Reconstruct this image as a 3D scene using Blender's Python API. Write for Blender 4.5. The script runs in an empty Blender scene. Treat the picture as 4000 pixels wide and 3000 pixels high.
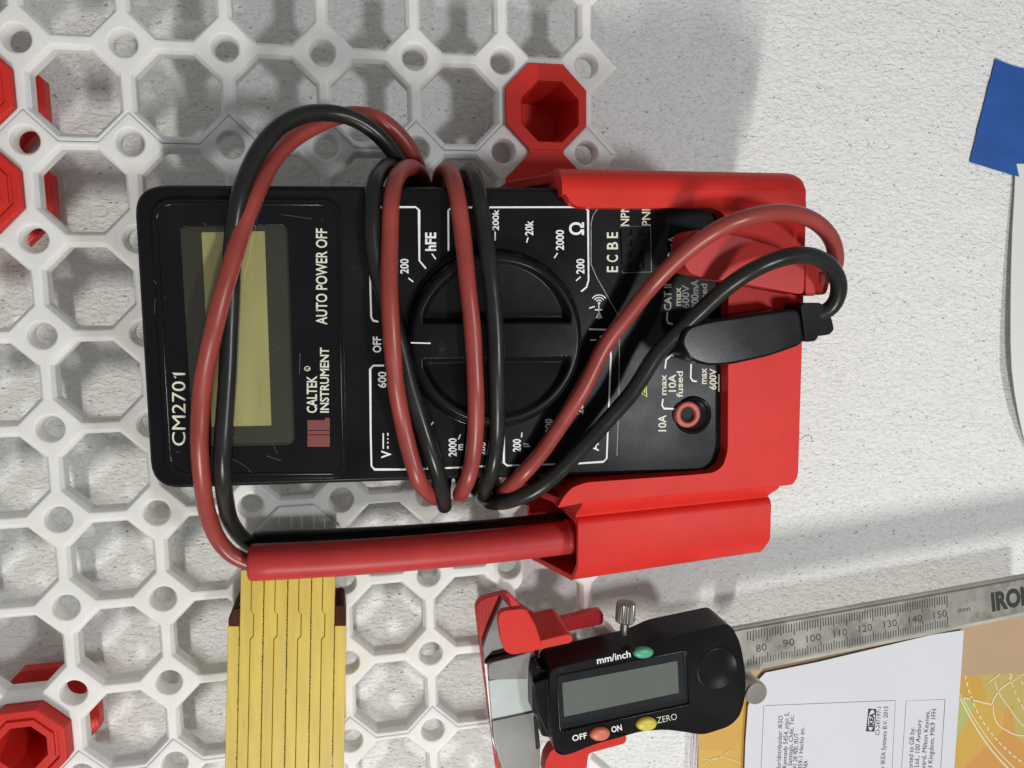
import bpy, bmesh, math, random
from mathutils import Vector, Matrix, noise
from mathutils.geometry import tessellate_polygon, delaunay_2d_cdt
random.seed(4)
SC = bpy.context.scene
COL = SC.collection
MM = 0.001
# ------------------------------------------------------------------ camera
WALLZ = 20.0                                    # lattice mid-plane stands 20 mm off the wall
CR = Matrix(((0.9780961777, -0.013688781, 0.207702875),
             (0.0384784927, 0.99252855, -0.1157863638),
             (-0.2045660595, 0.1212422935, 0.9713151052)))
CC = Vector((79.36266, -64.89894, 227.27735 + WALLZ))
FPX = 3000.0
cam_d = bpy.data.cameras.new('camera')
cam = bpy.data.objects.new('camera', cam_d)
COL.objects.link(cam)
cam_d.sensor_width = 36.0
cam_d.lens = FPX / 4000.0 * 36.0
cam_d.clip_start = 0.005
cam_d.clip_end = 50.0
cam.matrix_world = Matrix.Translation(CC * MM) @ CR.transposed().to_4x4()
SC.camera = cam
# ------------------------------------------------------------------ world and lamps
wd = bpy.data.worlds.new('World')
SC.world = wd
wd.use_nodes = True
wd.node_tree.nodes['Background'].inputs[0].default_value = (0.93, 0.96, 1.0, 1)
wd.node_tree.nodes['Background'].inputs[1].default_value = 0.29


def area(name, loc, target, sx, sy, power, color):
    l = bpy.data.lights.new(name, 'AREA')
    l.shape = 'RECTANGLE'
    l.size, l.size_y, l.energy, l.color = sx, sy, power, color
    o = bpy.data.objects.new(name, l)
    COL.objects.link(o)
    loc, target = Vector(loc), Vector(target)
    z = (loc - target).normalized()
    x = Vector((1, 0, 0))
    y = z.cross(x).normalized()
    x = y.cross(z).normalized()
    o.matrix_world = Matrix.Translation(loc) @ Matrix((x, y, z)).transposed().to_4x4()
    return o


MID = Vector((0.125, -0.09, 0.02))
area('tube_lamp', (0.04, -0.78, 0.78), MID, 0.028, 0.19, 7.0, (1.0, 0.97, 0.92))
area('ceiling_lamp', (0.36, -0.16, 0.54), (0.20, -0.12, 0.02), 0.055, 0.055, 1.3, (0.95, 0.98, 1.0))
SC.view_settings.view_transform = 'Standard'
SC.view_settings.look = 'None'
SC.view_settings.exposure = -0.18
SC.view_settings.gamma = 1.0
SC.cycles.max_bounces = 6


# ------------------------------------------------------------------ helpers
def W(px, py, z):
    """A point of the photograph (4000 x 3000) taken at height z mm off the wall -> mm."""
    d = CR.transposed() @ Vector(((px - 2000) / FPX, -(py - 1500) / FPX, -1.0))
    return CC + d * ((z - CC.z) / d.z)


def tag(o, label, cat, group=None, kind=None):
    if label:
        o['label'] = label
    if cat:
        o['category'] = cat
    if group:
        o['group'] = group
    if kind:
        o['kind'] = kind
    return o


def thing(name, label, cat, loc, group=None):
    o = bpy.data.objects.new(name, None)
    o.empty_display_size = 0.01
    COL.objects.link(o)
    o.location = Vector(loc) * MM
    return tag(o, label, cat, group)


def link(name, me, mat, parent=None, smooth=35, bevel=0, seg=3):
    if mat:
        me.materials.append(mat)
    o = bpy.data.objects.new(name, me)
    COL.objects.link(o)
    if parent is not None:
        o.parent = parent
        o.matrix_parent_inverse = Matrix.Translation(-parent_loc(parent))
    if smooth:
        for p in me.polygons:
            p.use_smooth = True
        me.set_sharp_from_angle(angle=math.radians(smooth))
    if bevel:
        m = o.modifiers.new('bevel', 'BEVEL')
        m.width = bevel * MM
        m.segments = seg
        m.limit_method = 'ANGLE'
        m.angle_limit = math.radians(38)
        m.harden_normals = True
    return o


def parent_loc(p):
    # things are empties at their base; meshes are authored in world space
    return p.location if p.type == 'EMPTY' else Vector((0, 0, 0))


def mesh(verts, faces, dbl=True):
    me = bpy.data.meshes.new('m')
    me.from_pydata([Vector(v) * MM for v in verts], [], faces)
    me.validate()
    bm = bmesh.new()
    bm.from_mesh(me)
    if dbl:
        bmesh.ops.remove_doubles(bm, verts=bm.verts, dist=2e-6)
    bmesh.ops.recalc_face_normals(bm, faces=bm.faces)
    bm.to_mesh(me)
    bm.free()
    return me


def cap(loops):
    """Fill an outline with holes (first loop outside), coordinates in mm."""
    co, fa = [], []
    for l in loops:
        fa.append(list(range(len(co), len(co) + len(l))))
        co += [Vector((p[0], p[1])) for p in l]
    ed = [(f[i], f[(i + 1) % len(f)]) for f in fa for i in range(len(f))]
    v, _, f, *_r = delaunay_2d_cdt(co, ed, [], 1, 1e-6)

    def inside(p, l):
        c = False
        for i in range(len(l)):
            a, b = l[i], l[i - 1]
            if (a[1] > p.y) != (b[1] > p.y) and p.x < (b[0] - a[0]) * (p.y - a[1]) / (b[1] - a[1]) + a[0]:
                c = not c
        return c
    keep = []
    for t in f:
        p = sum((v[i] for i in t), Vector((0, 0))) / len(t)
        if inside(p, loops[0]) and not any(inside(p, h) for h in loops[1:]):
            keep.append(tuple(t))
    return [tuple(q) for q in v], keep


class MB:
    def __init__(s):
        s.v, s.f = [], []

    def add(s, verts, faces):
        n = len(s.v)
        s.v += [Vector(v) for v in verts]
        s.f += [tuple(i + n for i in f) for f in faces]

    def prism(s, pts, z0, z1, holes=()):
        """pts: world mm (x, y); vertical prism, flat caps, through holes."""
        loops = [list(pts)] + [list(h) for h in holes]
        flat = [Vector((p[0], p[1], 0)) for l in loops for p in l]
        n = len(flat)
        vs = [(p.x, p.y, z1) for p in flat] + [(p.x, p.y, z0) for p in flat]
        if len(loops) == 1:
            fs = [tuple(range(n)), tuple(range(n, 2 * n))[::-1]]
        else:
            fs = []
            cv, cf = cap(loops)
            s.add([(v[0], v[1], z1) for v in cv], cf)
            s.add([(v[0], v[1], z0) for v in cv], [f[::-1] for f in cf])
        k = 0
        for l in loops:
            m = len(l)
            for i in range(m):
                j = (i + 1) % m
                fs.append((k + i, k + j, k + j + n, k + i + n))
            k += m
        s.add(vs, fs)

    def loft(s, rings, cap0=True, cap1=True):
        n = len(rings[0])
        vs = [p for r in rings for p in r]
        fs = []
        for a in range(len(rings) - 1):
            for i in range(n):
                j = (i + 1) % n
                fs.append((a * n + i, a * n + j, (a + 1) * n + j, (a + 1) * n + i))
        if cap0:
            fs.append(tuple(range(n))[::-1])
        if cap1:
            fs.append(tuple((len(rings) - 1) * n + i for i in range(n)))
        s.add(vs, fs)

    def tube(s, pts, r, seg=16, closed=False):
        pts = [Vector(p) for p in pts]
        rs = r if isinstance(r, (list, tuple)) else [r] * len(pts)
        t0 = (pts[1] - pts[0]).normalized()
        up = Vector((0, 0, 1)) if abs(t0.z) < 0.9 else Vector((1, 0, 0))
        nrm = t0.cross(up).normalized()
        rings = []
        for i, p in enumerate(pts):
            t = (pts[min(i + 1, len(pts) - 1)] - pts[max(i - 1, 0)]).normalized()
            nrm = (nrm - t * nrm.dot(t)).normalized()
            b = t.cross(nrm)
            rings.append([p + (nrm * math.cos(a) + b * math.sin(a)) * rs[i]
                          for a in [2 * math.pi * k / seg for k in range(seg)]])
        s.loft(rings)

    def me(s, dbl=True):
        return mesh(s.v, s.f, dbl)

    def build(s, name, mat, parent=None, **kw):
        return link(name, s.me(), mat, parent, **kw)


def wp(pts, z):
    return [tuple(W(x, y, z))[:2] for x, y in pts]


def rounded(pts, r, n=5):
    """Round the corners of a polygon; r a number or a list per corner."""
    out = []
    m = len(pts)
    for i in range(m):
        p, a, b = Vector(pts[i][:2]), Vector(pts[i - 1][:2]), Vector(pts[(i + 1) % m][:2])
        ri = r[i] if isinstance(r, (list, tuple)) else r
        if ri <= 0:
            out.append(tuple(p))
            continue
        u, v = (a - p), (b - p)
        d = min(ri, u.length * 0.49, v.length * 0.49)
        u, v = p + u.normalized() * d, p + v.normalized() * d
        for k in range(n + 1):
            t = k / n
            q = u * (1 - t) ** 2 + p * (2 * t * (1 - t)) + v * t * t
            out.append((q.x, q.y))
    return out


def inset(pts, d):
    """Move a convex-ish polygon inwards by d."""
    m = len(pts)
    area2 = sum(pts[i][0] * pts[(i + 1) % m][1] - pts[(i + 1) % m][0] * pts[i][1] for i in range(m))
    sg = 1 if area2 > 0 else -1
    out = []
    for i in range(m):
        a, p, b = Vector(pts[i - 1][:2]), Vector(pts[i][:2]), Vector(pts[(i + 1) % m][:2])
        e1, e2 = (p - a).normalized(), (b - p).normalized()
        n1, n2 = Vector((-e1.y, e1.x)) * sg, Vector((-e2.y, e2.x)) * sg
        nn = (n1 + n2)
        nn = nn / max(nn.length_squared, 0.3) * 2
        out.append(tuple(p + nn * d))
    return out


def spline(ctrl, step=1.2):
    P = [Vector(c) for c in ctrl]
    P = [P[0] * 2 - P[1]] + P + [P[-1] * 2 - P[-2]]
    out = []
    for i in range(1, len(P) - 2):
        n = max(2, int((P[i + 1] - P[i]).length / step))
        for k in range(n):
            t = k / n
            a, b, c, d = P[i - 1], P[i], P[i + 1], P[i + 2]
            out.append(0.5 * ((2 * b) + (c - a) * t + (2 * a - 5 * b + 4 * c - d) * t * t + (3 * b - a - 3 * c + d) * t ** 3))
    out.append(P[-2])
    for _ in range(3):
        out = [out[0]] + [(out[i - 1] + out[i] * 2 + out[i + 1]) / 4 for i in range(1, len(out) - 1)] + [out[-1]]
    return out


class Print(MB):
    """Flat printed marks (strokes and lettering) lying on a surface at height z."""

    def stroke(s, pts, z, w, closed=False):
        P = [W(x, y, z) for x, y in pts]
        if closed:
            P.append(P[0])
        hw = w / 2
        L = []
        for i, p in enumerate(P):
            if closed and i in (0, len(P) - 1):
                a, b = P[-2], P[1]
            else:
                a, b = P[max(i - 1, 0)], P[min(i + 1, len(P) - 1)]
            t = (b - a).normalized()
            n = Vector((-t.y, t.x, 0))
            e1 = (p - a).normalized() if (p - a).length > 1e-6 else t
            k = 1 / max(0.6, abs(Vector((-e1.y, e1.x, 0)).dot(n)))
            L.append((p + n * hw * k, p - n * hw * k))
        vs = [q for l in L for q in l]
        s.add(vs, [(2 * i, 2 * i + 1, 2 * i + 3, 2 * i + 2) for i in range(len(P) - 1)])

    def poly(s, pts, z):
        s.add([W(x, y, z) for x, y in pts], [tuple(range(len(pts)))])

    def text(s, string, a, b, up, z, bold=0.0, frame=None):
        """Lettering whose baseline runs from a to b (pixels at height z), capital height |up| pixels along up."""
        cu = bpy.data.curves.new('t', 'FONT')
        cu.body = string
        cu.offset = bold
        cu.resolution_u = 3
        o = bpy.data.objects.new('t', cu)
        COL.objects.link(o)
        bpy.context.view_layer.update()
        me = o.to_mesh()
        vs = [v.co.copy() for v in me.vertices]
        fs = [tuple(p.vertices) for p in me.polygons]
        o.to_mesh_clear()
        bpy.data.objects.remove(o)
        bpy.data.curves.remove(cu)
        if not vs:
            return
        x0, x1 = min(v.x for v in vs), max(v.x for v in vs)
        A, B, U = W(a[0], a[1], z), W(b[0], b[1], z), W(a[0] + up[0], a[1] + up[1], z)
        ex, ey = (B - A) / (x1 - x0), (U - A) / 0.69
        s.add([A + ex * (v.x - x0) + ey * v.y for v in vs], fs)


# ------------------------------------------------------------------ materials
def nt_new(name):
    m = bpy.data.materials.new(name)
    m.use_nodes = True
    return m, m.node_tree, m.node_tree.nodes['Principled BSDF']


def mat(name, col, rough=0.5, metal=0.0, var=0.0, vscale=60, bump=0.0, bscale=900, bdist=0.2, rvar=0.0,
        aniso=None, spec=0.5, coat=0.0, sss=0.0, dirt=None, emit=None):
    m, nt, b = nt_new(name)
    b.inputs['Base Color'].default_value = (*col, 1)
    b.inputs['Roughness'].default_value = rough
    b.inputs['Metallic'].default_value = metal
    b.inputs['Specular IOR Level'].default_value = spec
    b.inputs['Coat Weight'].default_value = coat
    b.inputs['Coat Roughness'].default_value = 0.12
    if sss:
        b.inputs['Subsurface Weight'].default_value = sss
        b.inputs['Subsurface Scale'].default_value = 0.002
        b.inputs['Subsurface Radius'].default_value = (1.0, 0.9, 0.75)
    tc = nt.nodes.new('ShaderNodeTexCoord')
    mp = nt.nodes.new('ShaderNodeMapping')
    nt.links.new(tc.outputs['Object'], mp.inputs[0])
    if aniso:
        mp.inputs['Scale'].default_value = aniso
    if var:
        n = nt.nodes.new('ShaderNodeTexNoise')
        n.inputs['Scale'].default_value = vscale
        n.inputs['Detail'].default_value = 8
        nt.links.new(mp.outputs[0], n.inputs['Vector'])
        r = nt.nodes.new('ShaderNodeMapRange')
        r.inputs[1].default_value, r.inputs[2].default_value = 0.3, 0.7
        r.inputs[3].default_value, r.inputs[4].default_value = 1 - var, 1 + var
        nt.links.new(n.outputs[0], r.inputs[0])
        x = nt.nodes.new('ShaderNodeMix')
        x.data_type = 'RGBA'
        x.blend_type = 'MULTIPLY'
        x.inputs[0].default_value = 1
        x.inputs[6].default_value = (*col, 1)
        nt.links.new(r.outputs[0], x.inputs[7])
        src = x.outputs[2]
        if dirt:
            n2 = nt.nodes.new('ShaderNodeTexNoise')
            n2.inputs['Scale'].default_value = dirt[1]
            n2.inputs['Detail'].default_value = 10
            n2.inputs['Roughness'].default_value = 0.7
            nt.links.new(mp.outputs[0], n2.inputs['Vector'])
            r2 = nt.nodes.new('ShaderNodeMapRange')
            r2.inputs[1].default_value, r2.inputs[2].default_value = dirt[2], dirt[2] + 0.12
            r2.inputs[3].default_value, r2.inputs[4].default_value = 0, dirt[3]
            nt.links.new(n2.outputs[0], r2.inputs[0])
            y = nt.nodes.new('ShaderNodeMix')
            y.data_type = 'RGBA'
            nt.links.new(r2.outputs[0], y.inputs[0])
            nt.links.new(src, y.inputs[6])
            y.inputs[7].default_value = (*dirt[0], 1)
            src = y.outputs[2]
        nt.links.new(src, b.inputs['Base Color'])
        if rvar:
            r3 = nt.nodes.new('ShaderNodeMapRange')
            r3.inputs[1].default_value, r3.inputs[2].default_value = 0.3, 0.7
            r3.inputs[3].default_value, r3.inputs[4].default_value = rough - rvar, rough + rvar
            nt.links.new(n.outputs[0], r3.inputs[0])
            nt.links.new(r3.outputs[0], b.inputs['Roughness'])
    if bump:
        n = nt.nodes.new('ShaderNodeTexNoise')
        n.inputs['Scale'].default_value = bscale
        n.inputs['Detail'].default_value = 4
        nt.links.new(mp.outputs[0], n.inputs['Vector'])
        bp = nt.nodes.new('ShaderNodeBump')
        bp.inputs['Strength'].default_value = bump
        bp.inputs['Distance'].default_value = bdist * MM
        nt.links.new(n.outputs[0], bp.inputs['Height'])
        nt.links.new(bp.outputs[0], b.inputs['Normal'])
    return m


def layered(name, col, rough, pitch, axis, amount=0.35, sss=0.0, var=0.06, spec=0.4):
    """3D-printed plastic: fine layer lines across one axis plus a little noise."""
    m, nt, b = nt_new(name)
    b.inputs['Roughness'].default_value = rough
    b.inputs['Specular IOR Level'].default_value = spec
    if sss:
        b.inputs['Subsurface Weight'].default_value = sss
        b.inputs['Subsurface Scale'].default_value = 0.0035
        b.inputs['Subsurface Radius'].default_value = (1, 0.9, 0.75)
    tc = nt.nodes.new('ShaderNodeTexCoord')
    n = nt.nodes.new('ShaderNodeTexNoise')
    n.inputs['Scale'].default_value = 120
    n.inputs['Detail'].default_value = 6
    nt.links.new(tc.outputs['Object'], n.inputs['Vector'])
    r = nt.nodes.new('ShaderNodeMapRange')
    r.inputs[1].default_value, r.inputs[2].default_value = 0.3, 0.7
    r.inputs[3].default_value, r.inputs[4].default_value = 1 - var, 1 + var
    nt.links.new(n.outputs[0], r.inputs[0])
    x = nt.nodes.new('ShaderNodeMix')
    x.data_type = 'RGBA'
    x.blend_type = 'MULTIPLY'
    x.inputs[0].default_value = 1
    x.inputs[6].default_value = (*col, 1)
    nt.links.new(r.outputs[0], x.inputs[7])
    nt.links.new(x.outputs[2], b.inputs['Base Color'])
    wv = nt.nodes.new('ShaderNodeTexWave')
    wv.wave_type = 'BANDS'
    wv.bands_direction = axis
    wv.inputs['Scale'].default_value = 2 * math.pi / (20 * pitch * MM)
    wv.inputs['Distortion'].default_value = 1.2
    wv.inputs['Detail'].default_value = 2
    wv.inputs['Detail Scale'].default_value = 0.6
    nt.links.new(tc.outputs['Object'], wv.inputs['Vector'])
    n2 = nt.nodes.new('ShaderNodeTexNoise')
    n2.inputs['Scale'].default_value = 1400
    nt.links.new(tc.outputs['Object'], n2.inputs['Vector'])
    ad = nt.nodes.new('ShaderNodeMath')
    ad.operation = 'ADD'
    nt.links.new(wv.outputs['Fac'], ad.inputs[0])
    nt.links.new(n2.outputs[0], ad.inputs[1])
    bp = nt.nodes.new('ShaderNodeBump')
    bp.inputs['Strength'].default_value = amount
    bp.inputs['Distance'].default_value = 0.06 * MM
    nt.links.new(ad.outputs[0], bp.inputs['Height'])
    nt.links.new(bp.outputs[0], b.inputs['Normal'])
    return m


def wall_mat():
    m, nt, b = nt_new('rough_painted_plaster')
    b.inputs['Roughness'].default_value = 0.8
    b.inputs['Specular IOR Level'].default_value = 0.25
    tc = nt.nodes.new('ShaderNodeTexCoord')
    mp = nt.nodes.new('ShaderNodeMapping')
    mp.inputs['Rotation'].default_value = (0, 0, math.radians(32))
    mp.inputs['Scale'].default_value = (0.8, 1.35, 1)
    nt.links.new(tc.outputs['Object'], mp.inputs[0])

    def noise_n(scale, detail=4, rough=0.55, dist=0.0):
        n = nt.nodes.new('ShaderNodeTexNoise')
        n.inputs['Scale'].default_value = scale
        n.inputs['Detail'].default_value = detail
        n.inputs['Roughness'].default_value = rough
        n.inputs['Distortion'].default_value = dist
        nt.links.new(mp.outputs[0], n.inputs['Vector'])
        return n.outputs[0]

    def math_n(op, a, c):
        n = nt.nodes.new('ShaderNodeMath')
        n.operation = op
        for i, v in enumerate((a, c)):
            if isinstance(v, (int, float)):
                n.inputs[i].default_value = v
            else:
                nt.links.new(v, n.inputs[i])
        return n.outputs[0]

    def rng(v, a, c, lo, hi):
        n = nt.nodes.new('ShaderNodeMapRange')
        n.interpolation_type = 'SMOOTHSTEP'
        n.inputs[1].default_value, n.inputs[2].default_value = a, c
        n.inputs[3].default_value, n.inputs[4].default_value = lo, hi
        nt.links.new(v, n.inputs[0])
        return n.outputs[0]
    lumps = noise_n(560, 3, 0.6, 0.6)
    fine = noise_n(1500, 4, 0.6, 0.3)
    wide = noise_n(70, 3, 0.5, 0)
    # pores: short, dark, of differing size
    vo = nt.nodes.new('ShaderNodeTexVoronoi')
    vo.inputs['Scale'].default_value = 480
    vo.inputs['Randomness'].default_value = 1
    nt.links.new(mp.outputs[0], vo.inputs['Vector'])
    sel = rng(noise_n(260, 2), 0.47, 0.66, 0, 1)
    pit = math_n('MULTIPLY', rng(vo.outputs['Distance'], 0.08, 0.27, 1, 0), sel)
    crease = rng(noise_n(560, 3, 0.55, 1.8), 0.36, 0.46, 1, 0)
    h = math_n('ADD', math_n('MULTIPLY', lumps, 1.0), math_n('MULTIPLY', fine, 0.16))
    h = math_n('ADD', h, math_n('MULTIPLY', wide, 1.4))
    h = math_n('SUBTRACT', h, math_n('MULTIPLY', crease, 0.12))
    vo2 = nt.nodes.new('ShaderNodeTexVoronoi')
    vo2.inputs['Scale'].default_value = 950
    nt.links.new(mp.outputs[0], vo2.inputs['Vector'])
    pit2 = math_n('MULTIPLY', rng(vo2.outputs['Distance'], 0.08, 0.30, 1, 0), rng(noise_n(410, 2), 0.46, 0.6, 0, 1))
    h = math_n('SUBTRACT', h, math_n('MULTIPLY', pit2, 0.25))
    h = math_n('SUBTRACT', h, math_n('MULTIPLY', pit, 0.5))
    pit = math_n('MAXIMUM', math_n('MULTIPLY', pit, 0.8), math_n('MULTIPLY', pit2, 0.3))
    bp = nt.nodes.new('ShaderNodeBump')
    bp.inputs['Strength'].default_value = 1.0
    bp.inputs['Distance'].default_value = 0.66 * MM
    nt.links.new(h, bp.inputs['Height'])
    nt.links.new(bp.outputs[0], b.inputs['Normal'])
    mx = nt.nodes.new('ShaderNodeMix')
    mx.data_type = 'RGBA'
    mx.inputs[6].default_value = (0.80, 0.80, 0.775, 1)
    mx.inputs[7].default_value = (0.22, 0.22, 0.21, 1)
    nt.links.new(math_n('MULTIPLY', pit, 0.65), mx.inputs[0])
    nt.links.new(mx.outputs[2], b.inputs['Base Color'])
    return m


M = {}
M['wall'] = wall_mat()
M['white_print'] = layered('white_printed_plastic', (0.81, 0.80, 0.765), 0.38, 0.42, 'X', 0.75, sss=0.5, var=0.05)
M['white_print_side'] = layered('white_printed_plastic_b', (0.76, 0.75, 0.70), 0.42, 0.3, 'Z', 0.3, sss=0.4, var=0.03)
M['red_print'] = layered('red_printed_plastic', (0.60, 0.027, 0.018), 0.42, 0.28, 'Z', 0.6, spec=0.28)
M['red_smooth'] = layered('red_printed_plastic_top', (0.62, 0.028, 0.020), 0.44, 0.45, 'Y', 0.18, spec=0.18)
M['red_groove'] = layered('red_printed_ribs', (0.56, 0.022, 0.026), 0.38, 0.55, 'X', 1.0)
M['black_plastic'] = mat('black_moulded_plastic', (0.009, 0.009, 0.010), 0.30, spec=0.10, var=0.25, vscale=45, bump=0.12, bscale=2200, bdist=0.08, rvar=0.1,
                         dirt=((0.05, 0.048, 0.045), 90, 0.66, 0.5))
M['black_gloss'] = mat('glossy_black_panel', (0.005, 0.005, 0.006), 0.14, spec=0.3, var=0.2, vscale=70, rvar=0.06, bump=0.04, bscale=400,
                       dirt=((0.09, 0.09, 0.085), 260, 0.70, 0.5))
M['black_knob'] = mat('black_knob_plastic', (0.007, 0.007, 0.008), 0.24, spec=0.13, var=0.25, vscale=60, bump=0.06, bscale=1500, bdist=0.08, rvar=0.08,
                      dirt=((0.06, 0.06, 0.06), 120, 0.64, 0.4))
M['black_cable'] = mat('black_cable_rubber', (0.014, 0.015, 0.013), 0.30, spec=0.35, var=0.2, vscale=120, bump=0.15, bscale=700, bdist=0.1, rvar=0.06)
M['red_cable'] = mat('red_cable_rubber', (0.29, 0.044, 0.034), 0.36, var=0.14, vscale=90, bump=0.15, bscale=700, bdist=0.1, rvar=0.06,
                     dirt=((0.10, 0.02, 0.02), 420, 0.68, 0.6))
M['red_plug'] = mat('red_vinyl', (0.46, 0.036, 0.034), 0.42, spec=0.25, var=0.1, vscale=90, bump=0.2, bscale=500, bdist=0.12, sss=0.1)
M['ink'] = mat('white_ink', (0.82, 0.82, 0.80), 0.5, var=0.08, vscale=700)
M['cream_ink'] = mat('cream_ink', (0.72, 0.70, 0.56), 0.5, var=0.1, vscale=700)
M['dim_ink'] = mat('worn_ink', (0.30, 0.30, 0.28), 0.5, var=0.3, vscale=900)
M['faint'] = mat('pale_scratch', (0.13, 0.13, 0.12), 0.6, var=0.4, vscale=900)
M['dark_ink'] = mat('black_ink', (0.03, 0.03, 0.03), 0.5)
M['yellow_ink'] = mat('yellow_ink', (0.62, 0.66, 0.12), 0.5)
M['logo_red'] = mat('dull_red_foil', (0.20, 0.045, 0.04), 0.4)
M['lcd'] = mat('yellow_green_lcd', (0.50, 0.46, 0.17), 0.35, var=0.12, vscale=30, aniso=(8, 1, 1))
M['lcd_edge'] = mat('olive_lcd_border', (0.035, 0.031, 0.010), 0.4, var=0.25, vscale=40)
M['lcd_grey'] = mat('grey_lcd', (0.135, 0.15, 0.13), 0.3, var=0.05, vscale=30)
M['jack_red'] = mat('jack_red', (0.45, 0.09, 0.07), 0.45, var=0.1, vscale=300)
M['dark'] = mat('dark_hole_and_shade', (0.006, 0.004, 0.004), 0.7)
M['steel'] = mat('brushed_steel', (0.42, 0.42, 0.40), 0.38, metal=1.0, var=0.12, vscale=60, aniso=(1, 9, 1), bump=0.2, bscale=500, bdist=0.05)
M['steel_dark'] = mat('worn_steel', (0.16, 0.16, 0.155), 0.38, metal=0.5, var=0.15, vscale=80, bump=0.15, bscale=900, bdist=0.05)
M['beam'] = mat('stained_beam_steel', (0.40, 0.385, 0.33), 0.42, metal=0.55, var=0.28, vscale=110, bump=0.2, bscale=900, bdist=0.05,
                dirt=((0.20, 0.19, 0.155), 75, 0.50, 0.75))
M['edge_steel'] = mat('pale_worn_steel_edge', (0.46, 0.44, 0.37), 0.45, metal=0.25, var=0.2, vscale=90)
M['alu'] = mat('matt_silver_sticker', (0.42, 0.46, 0.445), 0.5, metal=0.15, var=0.06, vscale=120, bump=0.3, bscale=900, bdist=0.06)
M['brass_steel'] = mat('turned_steel', (0.62, 0.57, 0.50), 0.30, metal=1.0, var=0.08, vscale=100)
M['knurl'] = mat('knurled_steel', (0.30, 0.28, 0.26), 0.35, metal=1.0, var=0.15, vscale=200)
M['yellow_wood'] = mat('yellow_painted_wood', (0.60, 0.43, 0.050), 0.5, var=0.12, vscale=55, aniso=(6, 0.7, 1), bump=0.35, bscale=260, bdist=0.12,
                       dirt=((0.16, 0.10, 0.03), 40, 0.60, 0.55))
M['brown_wood'] = mat('bare_brown_wood', (0.06, 0.020, 0.010), 0.7, spec=0.1, var=0.3, vscale=90, aniso=(6, 1, 1), bump=0.4, bscale=300, bdist=0.15)
M['dark_wood'] = mat('dark_worn_notches', (0.05, 0.025, 0.01), 0.7)
M['paper'] = mat('white_paper', (0.64, 0.65, 0.68), 0.6, var=0.02, vscale=30, bump=0.1, bscale=60, bdist=0.4)
M['card_brown'] = mat('brown_paper', (0.46, 0.32, 0.19), 0.6, var=0.06, vscale=30, bump=0.15, bscale=80, bdist=0.3)
M['card_white'] = mat('white_card', (0.70, 0.70, 0.68), 0.5, var=0.02, vscale=20)
M['tape'] = mat('blue_masking_tape', (0.014, 0.085, 0.33), 0.5, var=0.12, vscale=60, bump=0.4, bscale=900, bdist=0.1, aniso=(1, 2.5, 1))
M['green_btn'] = mat('green_rubber_button', (0.06, 0.36, 0.20), 0.4, var=0.05)
M['red_btn'] = mat('orange_rubber_button', (0.62, 0.16, 0.075), 0.42, var=0.06)
M['yellow_btn'] = mat('yellow_rubber_button', (0.62, 0.52, 0.05), 0.4, var=0.05)
M['hair'] = mat('dark_red_hair', (0.08, 0.01, 0.02), 0.5)


def glass_mat():
    m, nt, b = nt_new('clear_lens')
    nt.nodes.remove(b)
    tr = nt.nodes.new('ShaderNodeBsdfTransparent')
    gl = nt.nodes.new('ShaderNodeBsdfGlossy')
    gl.inputs['Roughness'].default_value = 0.06
    fr = nt.nodes.new('ShaderNodeFresnel')
    fr.inputs['IOR'].default_value = 1.45
    mx = nt.nodes.new('ShaderNodeMixShader')
    nt.links.new(fr.outputs[0], mx.inputs[0])
    nt.links.new(tr.outputs[0], mx.inputs[1])
    nt.links.new(gl.outputs[0], mx.inputs[2])
    nt.links.new(mx.outputs[0], nt.nodes['Material Output'].inputs[0])
    return m


M['lens'] = glass_mat()


def plastic_film():
    m, nt, b = nt_new('clear_plastic_film')
    b.inputs['Base Color'].default_value = (0.75, 0.68, 0.80, 1)
    b.inputs['Roughness'].default_value = 0.12
    b.inputs['Alpha'].default_value = 0.45
    return m


M['film'] = plastic_film()


def leaflet_mat():
    m, nt, b = nt_new('orange_printed_leaflet')
    b.inputs['Roughness'].default_value = 0.4
    tc = nt.nodes.new('ShaderNodeTexCoord')
    n = nt.nodes.new('ShaderNodeTexVoronoi')
    n.feature = 'F1'
    n.inputs['Scale'].default_value = 42
    nt.links.new(tc.outputs['Object'], n.inputs['Vector'])
    sep = nt.nodes.new('ShaderNodeSeparateColor')
    nt.links.new(n.outputs['Color'], sep.inputs[0])
    cr = nt.nodes.new('ShaderNodeValToRGB')
    e = cr.color_ramp.elements
    e[0].position, e[0].color = 0.0, (0.55, 0.33, 0.06, 1)
    e[1].position, e[1].color = 1.0, (0.62, 0.27, 0.07, 1)
    for pos, c in ((0.35, (0.66, 0.42, 0.10, 1)), (0.55, (0.60, 0.31, 0.07, 1)), (0.8, (0.42, 0.48, 0.16, 1))):
        q = e.new(pos)
        q.color = c
    nt.links.new(sep.outputs[0], cr.inputs[0])
    nt.links.new(cr.outputs[0], b.inputs['Base Color'])
    return m


M['leaflet'] = leaflet_mat()

# ------------------------------------------------------------------ the wall
wb = MB()
wb.prism([(-160, -330), (420, -330), (420, 130), (-160, 130)], -15, 0)
wall = wb.build('wall', M['wall'], smooth=0)
tag(wall, 'rough white painted plaster wall', None, kind='structure')

# ------------------------------------------------------------------ lattice board
ZB, ZF = WALLZ - 3.25, WALLZ + 3.25
G = 0.07


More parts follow.
